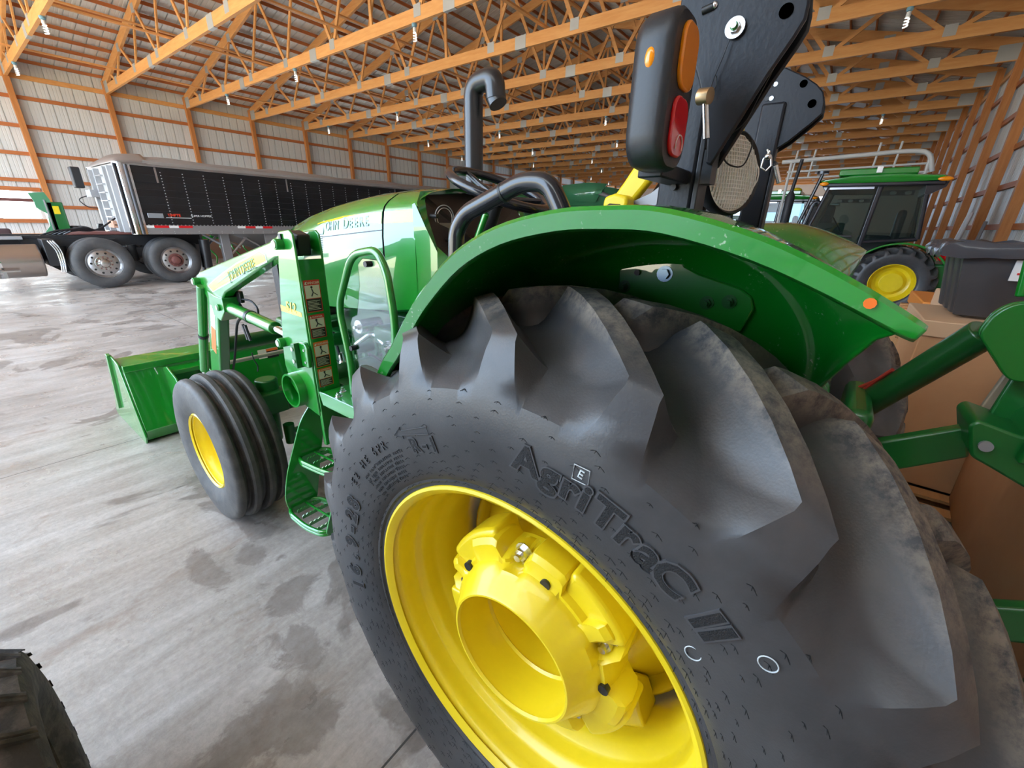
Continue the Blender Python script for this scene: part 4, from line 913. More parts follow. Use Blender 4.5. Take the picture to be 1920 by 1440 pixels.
place_text('mast_number', '512', .055, .0004, YDEC, mo, (.7685, 1.680, 1.170), (0, -1, 0), (0, 0, 1), bold=.001, shear=.2)
def sticker(y, x0, x1, z0, z1, head, par, hm):
    dx = x1-x0; dz = z1-z0
    b_ = MB()._add([(x0, y, z0), (x1, y, z0), (x1, y, z1), (x0, y, z1)], [(0, 1, 2, 3)]).build('warning_sticker', hm, par, smooth=0)
    MB()._add([(x0+dx*.05, y-.0006, z0+dz*.03), (x1-dx*.05, y-.0006, z0+dz*.03), (x1-dx*.05, y-.0006, z0+dz*.42), (x0+dx*.05, y-.0006, z0+dz*.42)], [(0, 1, 2, 3)]).build('sticker_text_block', DECK, b_, smooth=0)
    MB()._add([(x0+dx*.05, y-.0006, z0+dz*.44), (x1-dx*.05, y-.0006, z0+dz*.44), (x1-dx*.05, y-.0006, z0+dz*.84), (x0+dx*.05, y-.0006, z0+dz*.84)], [(0, 1, 2, 3)]).build('sticker_picture', DECW, b_, smooth=0)
    ln = MB()
    for k in range(7): zz = z0+dz*(.08+.045*k); ln.box(x0+dx*.1, x1-dx*(.12+.1*(k % 3)), y-.0012, y-.0007, zz, zz+dz*.014)
    ln.build('sticker_small_print', DECW, b_, smooth=0)
    pg = MB(); cx = (x0+x1)/2; pg.tube([(cx-dx*.1, y-.001, z0+dz*.5), (cx+dx*.02, y-.001, z0+dz*.62), (cx-dx*.05, y-.001, z0+dz*.74)], dx*.035, 6); pg.tube([(cx+dx*.02, y-.001, z0+dz*.62), (cx+dx*.28, y-.001, z0+dz*.52)], dx*.025, 6); pg.ball((cx-dx*.04, y-.001, z0+dz*.78), dx*.07, .0005, dx*.07, 6)
    pg.build('sticker_pictogram', DECK, b_, smooth=0)
    place_text('sticker_heading', head, dz*.11, .0003, DECW, b_, (cx+dx*.06, y-.0008, z0+dz*.875), (1, 0, 0), (0, 0, 1))
    tr_ = MB()._add([(x0+dx*.06, y-.0008, z0+dz*.87), (x0+dx*.2, y-.0008, z0+dz*.87), (x0+dx*.13, y-.0008, z0+dz*.96)], [(0, 1, 2)]).build('warning_triangle', DECW, b_, smooth=0)
sticker(1.5755, .781, .845, 1.178, 1.300, 'DANGER', web, DECR); sticker(1.5755, .781, .845, 1.075, 1.168, 'DANGER', web, DECR)
sticker(1.5755, .783, .845, .955, 1.060, 'WARNING', web, DECO); sticker(1.5755, .784, .845, .870, .948, 'WARNING', web, DECO)
yz_decal('leg_warning_sticker', DECW, [(2.655, 1.07), (2.60, 1.06), (2.745, .77), (2.795, .80)], .7945, bm)
yz_decal('leg_warning_band', DECO, [(2.715, .945), (2.665, .925), (2.745, .77), (2.795, .80)], .7940, bm)
# bucket ---------------------------------------------------------------
BX0, BX1 = .50, 2.36
BP = [(3.70, .555), (3.66, .540), (3.565, .10), (3.60, .02), (3.70, .0), (4.38, .0), (4.38, .02), (3.74, .03), (3.66, .09), (3.62, .14), (3.70, .50), (3.86, .545), (3.87, .57)]
B_ = MB().prism(BP, 'x', BX0+.008, BX1-.008).build('bucket', GREEN, TR, bevel=.004)
MB().box(BX0+.008, BX1-.008, 3.645, 3.665, .515, .562).build('bucket_top_rail', GREEN, B_, bevel=.004)
for x in (BX0, BX1):
    MB().prism([(3.875, .60), (3.72, .575), (3.685, .56), (3.555, .06), (3.60, -.0), (3.78, .0), (4.36, .0), (4.38, .03)], 'x', x-.006, x+.006).build('bucket_end_plate', GREENL, B_, bevel=.003)
    MB().prism([(3.89, .61), (3.85, .60), (4.10, .13), (4.14, .14)], 'x', x-.022 if x < 1 else x, x if x < 1 else x+.022).build('bucket_side_cutter', GREENL, B_, bevel=.003)
for x in (.72, .93, mir(.93), mir(.72)):
    MB().prism([(3.67, .50), (3.55, .53), (3.40, .48), (3.22, .26), (3.20, .18), (3.30, .12), (3.58, .10)], 'x', x-.006, x+.006).build('bucket_ear', GREEN, B_, bevel=.003)
for x in (.825, mir(.825)):
    MB().tube([(x-.12, 3.26, .21), (x+.12, 3.26, .21)], .02, 16).build('bucket_pin', GREEN, B_); MB().box(x-.11, x+.11, 3.52, 3.64, .47, .50).build('ear_gusset', GREEN, B_, bevel=.003)
    MB().prism([(3.18, .50), (3.23, .52), (3.47, .42), (3.47, .36)], 'x', x-.04, x-.025).build('bucket_link', GREEN, B_, bevel=.004)
lr = MB().tube([(.86, 3.10, .60), (2.0, 3.10, .60)], .014, 12).build('level_indicator_rod', mat('dull_rod', (.45, .42, .34), .4, .5), TR)
MB().tube(arc_pts([(1.10, 3.085, .64), (1.10, 3.08, .59), (1.12, 3.08, .54), (1.11, 3.08, .50)], .02, 3), .004, 6).build('rod_tie', BLK, lr)
bs = MB()._add([(1.34, 3.64, .49), (1.50, 3.64, .49), (1.50, 3.632, .405), (1.34, 3.632, .405)], [(0, 1, 2, 3)]).build('bucket_warning_sticker', DECW, B_, smooth=0)
MB()._add([(1.405, 3.637, .487), (1.497, 3.637, .487), (1.497, 3.629, .408), (1.405, 3.629, .408)], [(0, 1, 2, 3)]).build('sticker_text_block', DECK, bs, smooth=0)
MB()._add([(1.405, 3.635, .487), (1.497, 3.635, .487), (1.497, 3.632, .468), (1.405, 3.632, .468)], [(0, 1, 2, 3)]).build('sticker_heading_band', DECO, bs, smooth=0)
# engine guard loop with clear sheet, platform and steps --------------------
gl = MB().tube(arc_pts([(.85, 1.440, .86), (.85, 1.435, 1.00), (.85, 1.465, 1.18), (.85, 1.455, 1.235), (.85, 1.345, 1.405), (.85, 1.20, 1.428), (.85, 1.155, 1.36), (.85, 1.135, 1.20), (.85, 1.15, 1.05), (.85, 1.19, .86)], .055, 6), .0135, 18).build('guard_loop', GREEN, TR)
sh = MB().prism([(1.425, .90), (1.422, 1.145), (1.405, 1.175), (1.37, 1.19), (1.335, 1.30), (1.33, 1.375), (1.30, 1.395), (1.20, 1.395), (1.172, 1.34), (1.165, 1.10), (1.18, .90)], 'x', .860, .864).build('clear_guard_sheet', CLEAR, gl, bevel=.002)
for (y, z) in ((1.265, 1.378), (1.415, 1.055), (1.185, 1.085)): MB().tube([(.845, y, z), (.872, y, z)], .010, 14).build('rubber_button', BLK, gl)
pf = MB(); pf.box(.775, 1.02, 1.10, 1.56, .842, .854); pf.box(.775, .787, 1.10, 1.56, .795, .854); pf.box(.775, 1.02, 1.548, 1.56, .80, .854)
pf = pf.build('step_platform', GREEN, TR, bevel=.006)
for (x, y) in ((.80, 1.47), (.84, 1.505)): b_ = MB(); hexbolt(b_, (x, y, .854), 'z', .010, .010); b_.build('platform_bolt', STEEL, pf)
for (x, y, r_) in ((.83, 1.37, .014), (.81, 1.31, .011), (.86, 1.30, .010)): MB().tube([(x, y, .853), (x, y, .8555)], r_, 18).build('platform_hole', DECK, pf)
def rounded(P, r_, n=5):
    out_ = []; m_ = len(P)
    for i in range(m_):
        p = Vector(P[i]); a = Vector(P[i-1])-p; b_ = Vector(P[(i+1) % m_])-p; r = min(r_, a.length*.45, b_.length*.45); A = p+a.normalized()*r; B = p+b_.normalized()*r
        for k in range(n+1): t = k/n; q = (1-t)**2*A+2*t*(1-t)*p+t*t*B; out_.append((q.x, q.y))
    return out_
# front bracket plate lies across the tractor (normal along Y), the rear one behind the steps
sb = MB().prism(rounded([(1.00, .80), (1.00, .765), (.93, .725), (.885, .66), (.83, .45), (.775, .21), (.655, .21), (.635, .30), (.665, .43), (.765, .665), (.83, .735), (.90, .80)], .05), 'y', 1.765, 1.773)
sb = sb.build('step_front_plate', GREEN, TR, bevel=.002)
MB().prism(rounded([(.79, .60), (.735, .42), (.662, .235), (.76, .20), (.86, .35), (.88, .60)], .03), 'y', 1.485, 1.493).build('step_rear_plate', GREEN, TR, bevel=.002)
MB().box(.90, 1.02, 1.50, 1.772, .80, .842).build('step_top_arm', GREEN, TR, bevel=.004)
def step(z, x0, x1, xo0, xo1):   # inner edge x0 (front) x1 (rear); outer edge xo0, xo1
    P = rounded([(x0, 1.765), (xo0, 1.80), (xo0-.03, 1.74), (xo1-.012, 1.60), (xo1+.015, 1.493), (x1, 1.493)], .045, 6)
    q = MB(); q.tube([(x, y, z) for x, y in P], .009, 10, closed=True); q.tube([(x, y, z-.016) for x, y in P], .008, 10, closed=True); q = q.build('step', GREEN, TR)
    for k, y in enumerate((1.735, 1.68, 1.61, 1.55)):
        b_ = MB(); n_ = 16; t = (1.765-y)/.27; xa, xb = xo0+(xo1-xo0)*t+.0, x0+(x1-x0)*t
        pts = [(xa, z-.014)]+[(xa+(xb-xa)*j/n_, z+(.005 if j % 2 else -.001)) for j in range(n_+1)]+[(xb, z-.014)]
        b_.prism(pts, 'y', y-.0025, y+.0025); b_.build('tread_bar', GREEN, q, smooth=0)
    MB().tube([((x0+xo0)/2, 1.765, z), ((x1+xo1)/2, 1.493, z)], .005, 8).build('tread_rib', GREEN, q)
step(.485, .86, .90, .752, .752); step(.245, .78, .84, .668, .650)
# ------------------------------------------------------------------ rear linkage and lift arms
def pipe(nm, p0, p1, r_, mt=GREEND, parent=TR, n=24, bev=.003): return MB().tube([p0, p1], r_, n).build(nm, mt, parent, bevel=bev)
tl_ = pipe('top_link', (1.50, -.150, 1.045), (1.345, -.290, 1.318), .034, mat('top_link_green', (.010, .085, .016), .3, coat=.5))
pipe('top_link_screw', (1.36, -.277, 1.290), (1.318, -.313, 1.362), .018, STEEL, tl_)
pipe('top_link_eye', (1.53, -.12, 1.0), (1.49, -.158, 1.06), .024, GREEND, tl_)
for k in (0, 1): MB().tube(arc_pts([(1.50, -.135+.006*k, 1.088+.012*k), (1.47-.0*k, -.155, 1.135), (1.43, -.175, 1.182)], .02, 4), .0048, 8).build('handle_grip', mat('red_grip', (.55, .05, .03), .4), tl_)
MB().tube([(1.55, -.115, 1.03), (1.50, -.14, 1.095)], .006, 8).build('handle_wire', STEEL, tl_)
for (x0, y0, z0, x1, y1, z1, nm) in ((1.12, .15, .98, 1.12, -.02, .86, 'lift_arm'), (mir(1.12), .15, .98, mir(1.12), -.02, .86, 'lift_arm')):
    MB().tube([(x0, y0, z0), (x1, y1, z1)], .03, 14).build(nm, GREEND, TR)
for (x, y, z, r_, h) in ((1.36, .02, 1.10, .055, .16), (1.42, .08, 1.14, .07, .14), (1.60, .02, 1.06, .04, .22)):
    q = MB(); q.lathe([(0, r_*.5), (0, r_), (h*.3, r_*1.05), (h*.5, r_*.85), (h*.7, r_), (h, r_*.9), (h, 0)], (x, y, z-.1), 'y', 24); q.build('hydraulic_housing', GREEND, TR, bevel=.004)
for k in range(7):
    x = 1.22+.06*k; MB().tube(arc_pts([(x, .05, .95), (x+.02, -.04, 1.02), (x-.01, -.06, 1.12), (x+.05, .05, 1.16)], .04, 4), .008, 8).build('remote_hose', random.choice([BLK, GREEND, GREEND]), TR)
MB().box(1.28, 1.58, -.16, -.10, .72, 1.10).build('rear_housing_plate', GREEND, TR, bevel=.02)
# quick hitch / implement headstock behind the tractor ---------------------------
HI = empty('implement_headstock', (1.3, -.5, 0), 'dark green steel implement headstock coupled behind the tractor at the right edge', 'implement')
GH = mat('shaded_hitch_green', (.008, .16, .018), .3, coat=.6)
hp = [(-.262, 1.325), (-.272, 1.372), (-.292, 1.394), (-.36, 1.408), (-.46, 1.408), (-.50, 1.33), (-.46, 1.25), (-.33, 1.24)]
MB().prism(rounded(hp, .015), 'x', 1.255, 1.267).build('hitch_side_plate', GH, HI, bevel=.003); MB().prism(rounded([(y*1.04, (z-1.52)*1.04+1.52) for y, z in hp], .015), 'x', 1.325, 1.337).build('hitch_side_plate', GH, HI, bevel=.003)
MB().tube([(1.245, -.352, 1.345), (1.35, -.352, 1.345)], .014, 18).build('hitch_pin', STEEL, HI)
MB().tube([(1.34, -.315, 1.40), (1.34, -.305, 1.475)], .0095, 14).build('latch_rod', GREEN, HI, bevel=.003)
MB().prism([(-.345, 1.26), (-.318, 1.07), (-.60, 1.07), (-.60, 1.25)], 'x', 1.33, 1.345).build('headstock_web', mat('dull_taupe_plate', (.36, .27, .18), .45), HI, bevel=.003)
MB().prism([(-.335, 1.12), (-.345, 1.235), (-.355, 1.25), (-.42, 1.19), (-.44, 1.12)], 'x', 1.295, 1.312).build('headstock_upright', GREEND, HI, bevel=.004)
MB().prism(rounded([(-.290, 1.150), (-.300, 1.165), (-.36, 1.150), (-.60, 1.15), (-.60, .98), (-.40, 1.045), (-.345, 1.070), (-.312, 1.083)], .012), 'x', 1.19, 1.33).build('lower_casting', GREEND, HI, bevel=.01)
MB().tube([(1.183, -.325, 1.115), (1.19, -.325, 1.115)], .011, 18).build('casting_pin', GREYM, HI)
for y in (-.37, -.40, -.44): MB().prism([(y, 1.10), (y-.012, 1.10), (y-.012, 1.19), (y, 1.17)], 'x', 1.17, 1.30).build('casting_rib', GREEND, HI, bevel=.004)
MB().prism([(-.10, .98), (-.18, 1.035), (-.31, 1.118), (-.335, 1.05), (-.21, .958), (-.12, .90)], 'x', 1.275, 1.31).build('draft_link', GREEND, TR, bevel=.006)
MB().prism([(-.10, .72), (-.346, .866), (-.54, .98), (-.57, .91), (-.367, .797), (-.12, .65)], 'x', .99, 1.02).build('draft_link', GREEND, TR, bevel=.006)
for x in (1.00, 1.30): MB().box(x-.03, x+.03, -.66, -.60, 0, 1.05).build('stand_leg', GREEND, HI, bevel=.004)
MB().box(.97, 1.33, -.70, -.62, .45, .55).build('headstock_beam', GREEND, HI, bevel=.006)
# ------------------------------------------------------------------ semi truck and grain trailer along the left wall
TKY = 12.38
TK = empty('semi_truck', (1.5, 13.6, 0), 'black semi truck chassis with tandem dual wheels and polished fuel tank', 'truck')
TRK = mat('truck_tyre', (.055, .055, .058), .6, var=(8, (.085, .082, .078), .4, .75, (1, 1, 1)))
def truck_wheel(x, y, sg, first=False):
    W = Matrix.Translation((x, y, .515))@Matrix.Diagonal((1, sg, 1, 1))
    t = MB(W).lathe([(0.03, .285), (.012, .30), (0, .33), (-.012, .38), (-.008, .43), (.012, .475), (.03, .497), (.06, .505), (.10, .507), (.102, .497), (.115, .497), (.117, .507), (.17, .507), (.172, .497), (.185, .497), (.187, .507), (.235, .503), (.26, .47), (.275, .38), (.25, .29)], (0, 0, 0), 'y', 56, closed=True).build('truck_tyre', TRK, TK)
    r = MB(W); r.lathe([(.02, .288), (.01, .296), (.018, .30), (.03, .285), (.05, .272), (.065, .255), (.06, .235), (.045, .20), (.045, .15), (.05, .145)], (0, 0, 0), 'y', 48); r = r.build('truck_wheel_rim', ALU, TK)
    h = MB(W); h.lathe([(.05, .150), (.03, .145), (.028, .10), (.0, .085), (-.03, .07), (-.04, .04), (-.042, 0)], (0, 0, 0), 'y', 28); h.build('truck_hub', STEEL if first else RUST, r)
    n_ = MB(W)
    for k in range(10): a = 2*pi*k/10; n_.tube([(.122*sin(a), .045, .122*cos(a)), (.122*sin(a), .015, .122*cos(a))], .014, 6)
    n_.build('lug_nut_ring', RUST, r)
    n_ = MB(W)
    for k in range(10): a = 2*pi*(k+.5)/10; n_.tube([(.205*sin(a), .050, .205*cos(a)), (.205*sin(a), .042, .205*cos(a))], .021, 14)
    n_.build('hand_hole_ring', DECK, r)
for x in (2.00, 3.26):
    truck_wheel(x, TKY, 1, x < 3)
    MB().lathe([(0, .30), (.0, .36), (.02, .46), (.05, .50), (.10, .507), (.2, .505), (.25, .47), (.27, .36), (.25, .30)], (x, TKY+.32, .515), 'y', 48, closed=True).build('truck_tyre', TRK, TK)
    truck_wheel(x, 14.85, -1); MB().tube([(x, 12.7, .515), (x, 14.6, .515)], .09, 16).build('truck_axle', BLK, TK)
fr = MB(); fr.box(-4.0, 4.05, 13.10, 13.18, .82, 1.05); fr.box(-4.0, 4.05, 14.05, 14.13, .82, 1.05); fr = fr.build('truck_frame', BLK, TK, bevel=.005)
for x in (-2, .3, 1.35, 2.63, 3.95): MB().box(x-.05, x+.05, 13.18, 14.05, .84, 1.0).build('cross_member', BLK, fr)
MB().box(1.25, 3.6, 12.95, 13.10, .55, .80).build('suspension_beam', BLK, TK, bevel=.03)
for x in (1.5, 2.63, 3.8): MB().tube([(x, 13.0, .5), (x, 13.0, .85)], .09, 16).build('air_spring', BLK, TK)
TANKM = mat('dull_polished_aluminium', (.50, .45, .42), .28, 1.0, bump=(12, .15))
tk = MB().tube([(-2.4, 12.70, .60), (1.14, 12.70, .60)], .31, 40).build('fuel_tank', TANKM, TK, bevel=.03, segs=3)
for x in (-1.3, .55): MB().tube([(x-.03, 12.70, .60), (x+.03, 12.70, .60)], .317, 40).build('tank_strap', CHR, tk)
MB().box(-2.2, .78, 12.33, 12.40, .43, .46).build('tank_step', ALU, tk, bevel=.006); MB().box(.56, .60, 12.35, 12.42, .33, .46).build('step_hanger', ALU, tk)
MB().box(-3, 1.0, 12.85, 13.1, .99, 1.04).build('deck_plate', GREYM, TK)
qf = MB()
for k in range(3): qf.tube(arc_pts([(1.28+.035*k, 12.42, .98), (1.36+.035*k, 12.42, .80), (1.36+.03*k, 12.42, .55), (1.33+.03*k, 12.42, .38)], .1, 5), .013, 8)
qf = qf.build('quarter_fender', CHR, TK, bevel=.004); MB().box(1.20, 1.38, 12.44, 12.95, .50, 1.0).build('fender_bracket', BLK, qf, bevel=.01)
MB().prism([(.95, .98), (2.4, .98), (1.9, .30), (1.40, .34), (1.1, .6)], 'y', 12.99, 13.04).build('mud_guard', BLK, TK)
MB().prism([(1.7, 1.06), (2.1, 1.12), (2.9, 1.10), (3.3, 1.06)], 'y', 13.15, 14.05).build('fifth_wheel', RUST, TK, bevel=.01)
for k in range(5): MB().tube(arc_pts([(1.3+.1*k, 13.3+.1*k, 1.05), (1.6+.1*k, 13.3, 1.16+.02*k), (2.2, 13.4, 1.12), (2.6, 13.5, 1.4)], .2, 4), .018, 6).build('air_hose', BLK, TK)
# trailer
TL = empty('grain_trailer', (8.5, 13.55, 0), 'long black-sided hopper trailer with polished nose and dusty rolled tarp parked along the left wall', 'trailer')
TX0, TX1, TYN, TYF = 2.72, 15.4, 12.28, 14.82
MB().box(TX0, TX1, TYN, TYN+.03, 1.28, 2.47).build('side_panel', BLKP, TL); MB().box(TX0, TX1, TYF-.03, TYF, 1.28, 2.47).build('side_panel', BLKP, TL)
sm = MB()
for k in range(1, 8): sm.box(TX0+.05, TX1, TYN-.004, TYN, 1.28+.145*k, 1.284+.145*k)
sp = bpy.data.objects['side_panel']; sm.build('panel_seam', mat('seam_grey', (.03, .03, .033), .4), sp, smooth=0)
rv = MB(); x = TX0+.62
while x < TX1:
    for k in range(18):
        z = 1.34+.060*k; rv.ball((x, TYN-.003, z), .012, .005, .012, 4)
    x += .405
tag(rv.build('rivet_rows', ALU, sp, smooth=0), kind='stuff')
rv = MB(); x = TX0+.1
while x < TX1: rv.box(x-.012, x+.012, TYN-.012, TYN, 1.275, 1.295); x += .075
rv.build('rail_teeth', ALU, sp, smooth=0)
TRG = mat('trailer_rail_grey', (.30, .29, .29), .45, .4)
rl = MB().box(TX0, TX1, TYN-.01, TYN+.04, 1.09, 1.28).build('bottom_rail', TRG, TL)
MB().box(TX0, TX1, TYF-.04, TYF+.01, 1.09, 1.28).build('bottom_rail', TRG, TL)
for k, (x0, x1, mt) in enumerate([(2.80, 2.98, WHITE), (2.98, 3.25, RSTR), (3.25, 3.43, WHITE), (3.43, 3.70, RSTR), (4.66, 4.84, WHITE), (4.84, 5.08, RSTR), (5.08, 5.26, WHITE), (5.26, 5.50, RSTR), (7.2, 7.4, WHITE), (7.4, 7.65, RSTR)]):
    MB().box(x0, x1, TYN-.014, TYN-.009, 1.225, 1.275).build('reflective_tape', mt, rl, smooth=0)
rv = MB(); x = 2.85
while x < TX1: rv.ball((x, TYN-.012, 1.15), .008, .004, .008, 4); rv.ball((x, TYN-.012, 1.11), .008, .004, .008, 4); x += .24
rv.build('rail_rivets', ALU, rl, smooth=0)
MB().box(TX0, TX1, TYN-.02, TYN+.05, 2.46, 2.53).build('top_rail', ALU, TL, bevel=.008)
for x in (TX0+.52, 6.05, 9.6): MB().box(x, x+.035, TYN-.008, TYN, 2.15, 2.45).build('side_strap', ALU, sp, smooth=0)
# rolled tarp
rows = []
for i in range(61):
    x = TX0+.35+(TX1-TX0-.35)*i/60; sag = .012*sin(x*2.1)+.008*sin(x*5.3)
    rows.append([(x, y, z) for y, z in [(TYN-.03, 2.50), (TYN-.045, 2.56), (TYN+.02, 2.60), (TYN+.15, 2.62+sag), (TYN+.5, 2.68+sag), (13.55, 2.74+sag*2), (TYF-.5, 2.68), (TYF, 2.55)]])
MB().grid(rows).build('rolled_tarp', DUST, TL, smooth=60)
# nose: chrome corners, front wall
nz = MB(); nz.tube([(TX0-.02, TYN+.10, 1.09), (TX0-.02, TYN+.10, 2.5)], .125, 28); nz.build('nose_corner', CHR, TL); nz = MB(); nz.tube([(TX0-.02, TYF-.10, 1.09), (TX0-.02, TYF-.10, 2.5)], .125, 28); nz.build('nose_corner', CHR, TL)
MB().box(TX0+.08, TX0+.12, TYN-.02, TYN+.02, 1.09, 2.47).build('corner_trim', CHR, TL)
for x in (TX0-.14, TX0+.055): MB().box(x-.012, x+.012, TYN-.045, TYN+.02, 1.10, 2.47).build('corner_streak', mat('dark_reflection_streak', (.10, .10, .11), .4, .6), TL)  # dark strips added to copy the dark streaks of the chrome reflection
fw = MB().box(TX0-.06, TX0, TYN+.2, TYF-.2, 1.12, 2.50).build('front_wall', mat('front_wall_white', (.62, .62, .60), .35, .3), TL)
for y in (12.75, 13.15, 14.0, 14.5): MB().box(TX0-.16, TX0-.06, y, y+.10, 1.12, 2.45).build('front_rib', GREYM, fw)
for k in range(7): MB().box(TX0-.20, TX0-.10, 13.3, 13.9, 1.25+.17*k, 1.27+.17*k).build('ladder_rung', ALU, fw)
MB().box(TX0-.22, TX0-.06, 13.3, 13.8, 1.2, 1.35).build('gear_box', mat('orange_grey_box', (.55, .30, .20), .6), fw); MB().box(TX0-.30, TX0-.06, 14.1, 14.6, 1.85, 2.0).build('control_box', GREYM, fw)
rows = []
for i in range(13):
    a = pi*i/12*.5; rows.append([(TX0-.10+.52*(1-cos(a)), y, 2.50+h*sin(a)) for y, h in [(TYN-.03, .0), (TYN, .10), (TYN+.25, .20), (13.55, .27), (TYF-.25, .20), (TYF, .05)]])
MB().grid(rows).build('tarp_cap', mat('dull_cap_metal', (.42, .38, .36), .3, .7), TL, smooth=60, solid=.01)
MB().box(TX0-.42, TX0-.25, 14.75, 15.0, 2.05, 2.50).build('mirror_box', BLK, fw, bevel=.02)
MB().tube(arc_pts([(TX0-.10, 14.8, 1.95), (TX0-.45, 14.85, 1.80), (TX0-.3, 14.85, 1.62), (TX0-.1, 14.8, 1.62)], .1, 5), .012, 6).build('tarp_wire', BLK, fw)
# hoppers, legs, bracing, rear axles
for xa in (6.2, 10.6):
    h = MB(); h._add([(xa-1.7, TYN+.1, 1.1), (xa+1.7, TYN+.1, 1.1), (xa+1.7, TYF-.1, 1.1), (xa-1.7, TYF-.1, 1.1), (xa-.4, 13.2, .55), (xa+.4, 13.2, .55), (xa+.4, 13.9, .55), (xa-.4, 13.9, .55)], [(0, 1, 5, 4), (1, 2, 6, 5), (2, 3, 7, 6), (3, 0, 4, 7), (4, 5, 6, 7)]); h.build('hopper', TRG, TL)
for y in (12.55, 14.45):
    MB().box(4.30, 4.50, y-.07, y+.07, .30, 1.09).build('landing_leg', TRG, TL, bevel=.01); MB().tube([(4.40, y, 0), (4.40, y, .35)], .05, 12).build('landing_foot', TRG, TL)
    MB().tube([(4.45, y, .55), (5.0, y, 1.08)], .03, 8).build('leg_brace', ALU, TL); MB().tube([(4.75, y, 1.08), (5.45, y, .62)], .028, 8).build('leg_brace', ALU, TL); MB().tube([(3.95, y, 1.08), (4.35, y, .8)], .028, 8).build('leg_brace', GREYM, TL)
MB().box(5.3, 6.0, 12.35, 12.39, .72, 1.09).build('side_skirt', TRG, TL)
for x in (12.6, 13.85):
    for y in (12.42, 14.5):
        MB().lathe([(0, .3), (0, .46), (.03, .50), (.25, .50), (.28, .46), (.28, .3)], (x, y, .505), 'y', 36, closed=True).build('trailer_tyre', TRK, TL)
    MB().tube([(x, 12.5, .505), (x, 14.7, .505)], .28, 24).build('trailer_axle', TRG, TL)
MB().tube([(3.95, 12.55, .95), (3.90, 12.55, .30)], .11, 18).build('mud_flap_roll', BLK, TK)
place_text('trailer_lettering', 'TIMPTE', .075, .001, mat('logo_red', (.75, .05, .02), .4), sp, (3.40, TYN-.006, 1.47), (1, 0, 0), (0, 0, 1), bold=.002)
place_text('trailer_lettering', 'SUPER HOPPER', .062, .001, WHITE, sp, (3.93, TYN-.006, 1.47), (1, 0, 0), (0, 0, 1))
MB().box(3.24, 3.72, TYN-.006, TYN-.003, 1.435, 1.445).build('logo_underline', WHITE, sp)
MB().box(2.92, 3.20, TYN-.012, TYN, 1.43, 1.53).build('side_light_plate', mat('blue_grey_plate', (.45, .50, .55), .2, .6), sp, bevel=.01)
# machinery by the left wall ---------------------------------------------
GM = empty('green_machine', (2.1, 17.2, 0), 'worn green machine upright with cutaway curved top by the bright window', 'farm machine')
MB().prism([(1.78, 1.75), (1.72, 1.95), (2.02, 1.98), (2.08, 1.80), (2.05, .65), (1.85, .60), (1.80, 1.0), (1.92, 1.15), (1.95, 1.45), (1.78, 1.60)], 'y', 17.1, 17.14).build('side_sheet', mat('faded_green', (.08, .28, .14), .5), GM)
MB().box(1.98, 2.30, 17.10, 17.5, 0, 1.75).build('upright', GREEND, GM, bevel=.02)
MB().box(1.95, 1.98, 17.08, 17.5, 0, 1.80).build('edge_strip', ALU, GM)
MB().box(2.08, 2.20, 17.085, 17.10, 1.45, 1.65).build('yellow_patch', YEL, GM)
MB().box(2.3, 2.62, 17.2, 17.6, .4, 1.15).build('black_box', BLK, GM, bevel=.02)
o = MB().prism([(2.78, .0), (2.78, .95), (2.86, 1.22), (3.0, 1.22), (3.25, 1.02), (3.1, .9), (3.05, 0)], 'y', 16.9, 17.1).build('black_drum_stand', BLK, smooth=0); tag(o, 'faceted black stand between the left wall and the trailer nose', 'stand')
st2 = empty('office_chair', (1.0, 17.5, 0), 'dark brown padded chair behind the fuel tank at the left edge', 'chair')
MB().box(.80, 1.22, 17.6, 17.7, .72, 1.07).build('backrest', mat('brown_fabric', (.07, .035, .035), .8), st2, bevel=.05, segs=3); MB().box(.78, 1.2, 17.2, 17.65, .52, .62).build('seat', mat('brown_fabric', (0, 0, 0)), st2, bevel=.03); MB().tube([(1.0, 17.45, 0), (1.0, 17.45, .55)], .04, 12).build('pedestal', BLK, st2)
for i, (x, y, z, ang, ln) in enumerate(((2.9, 15.9, .98, .05, 1.2), (2.9, 15.93, 1.02, -.1, 1.0), (2.6, 15.85, .94, .1, 1.6))):
    o = MB().box(x-ln/2, x+ln/2, y, y+.15, z-.02, z+.02).build('lumber_board', PALW, smooth=0); tag(o, ('short', 'pale upper', 'longest')[i]+' loose board on the trestle behind the truck wheels', 'board', 'boards behind the truck')
o = MB(); o.box(1.8, 4.0, 15.8, 16.2, .85, .92); o.box(1.9, 1.98, 15.85, 16.15, 0, .85); o.box(3.8, 3.88, 15.85, 16.15, 0, .85); tag(o.build('trestle', GREYM), 'low grey trestle behind the truck wheels', 'trestle')
o = empty('tillage_tool', (5.2, 17.3, 0), 'bright green tined tillage tool seen under the trailer', 'farm implement')
MB().box(4.2, 7.2, 16.9, 17.02, .78, .86).build('tool_bar', GREEN, o); 
for k in range(8): MB().tube(arc_pts([(4.4+.36*k, 16.95, .80), (4.3+.36*k, 16.9, .50), (4.5+.36*k, 16.8, .22), (4.4+.36*k, 16.7, 0)], .1, 4), .025, 8).build('tine', GREEN, o)
for k in range(3): MB().tube([(4.5+k, 16.96, .8), (4.9+k, 16.96, 1.15)], .03, 8).build('mast_strut', GREEN, o)
o = MB().box(3.0, 9.0, 18.6, 18.9, 0, .95).build('plank_stack', mat('weathered_plank', (.24, .12, .07), .8), smooth=0); tag(o, 'weathered red-brown plank stack seen below the trailer', 'planks')
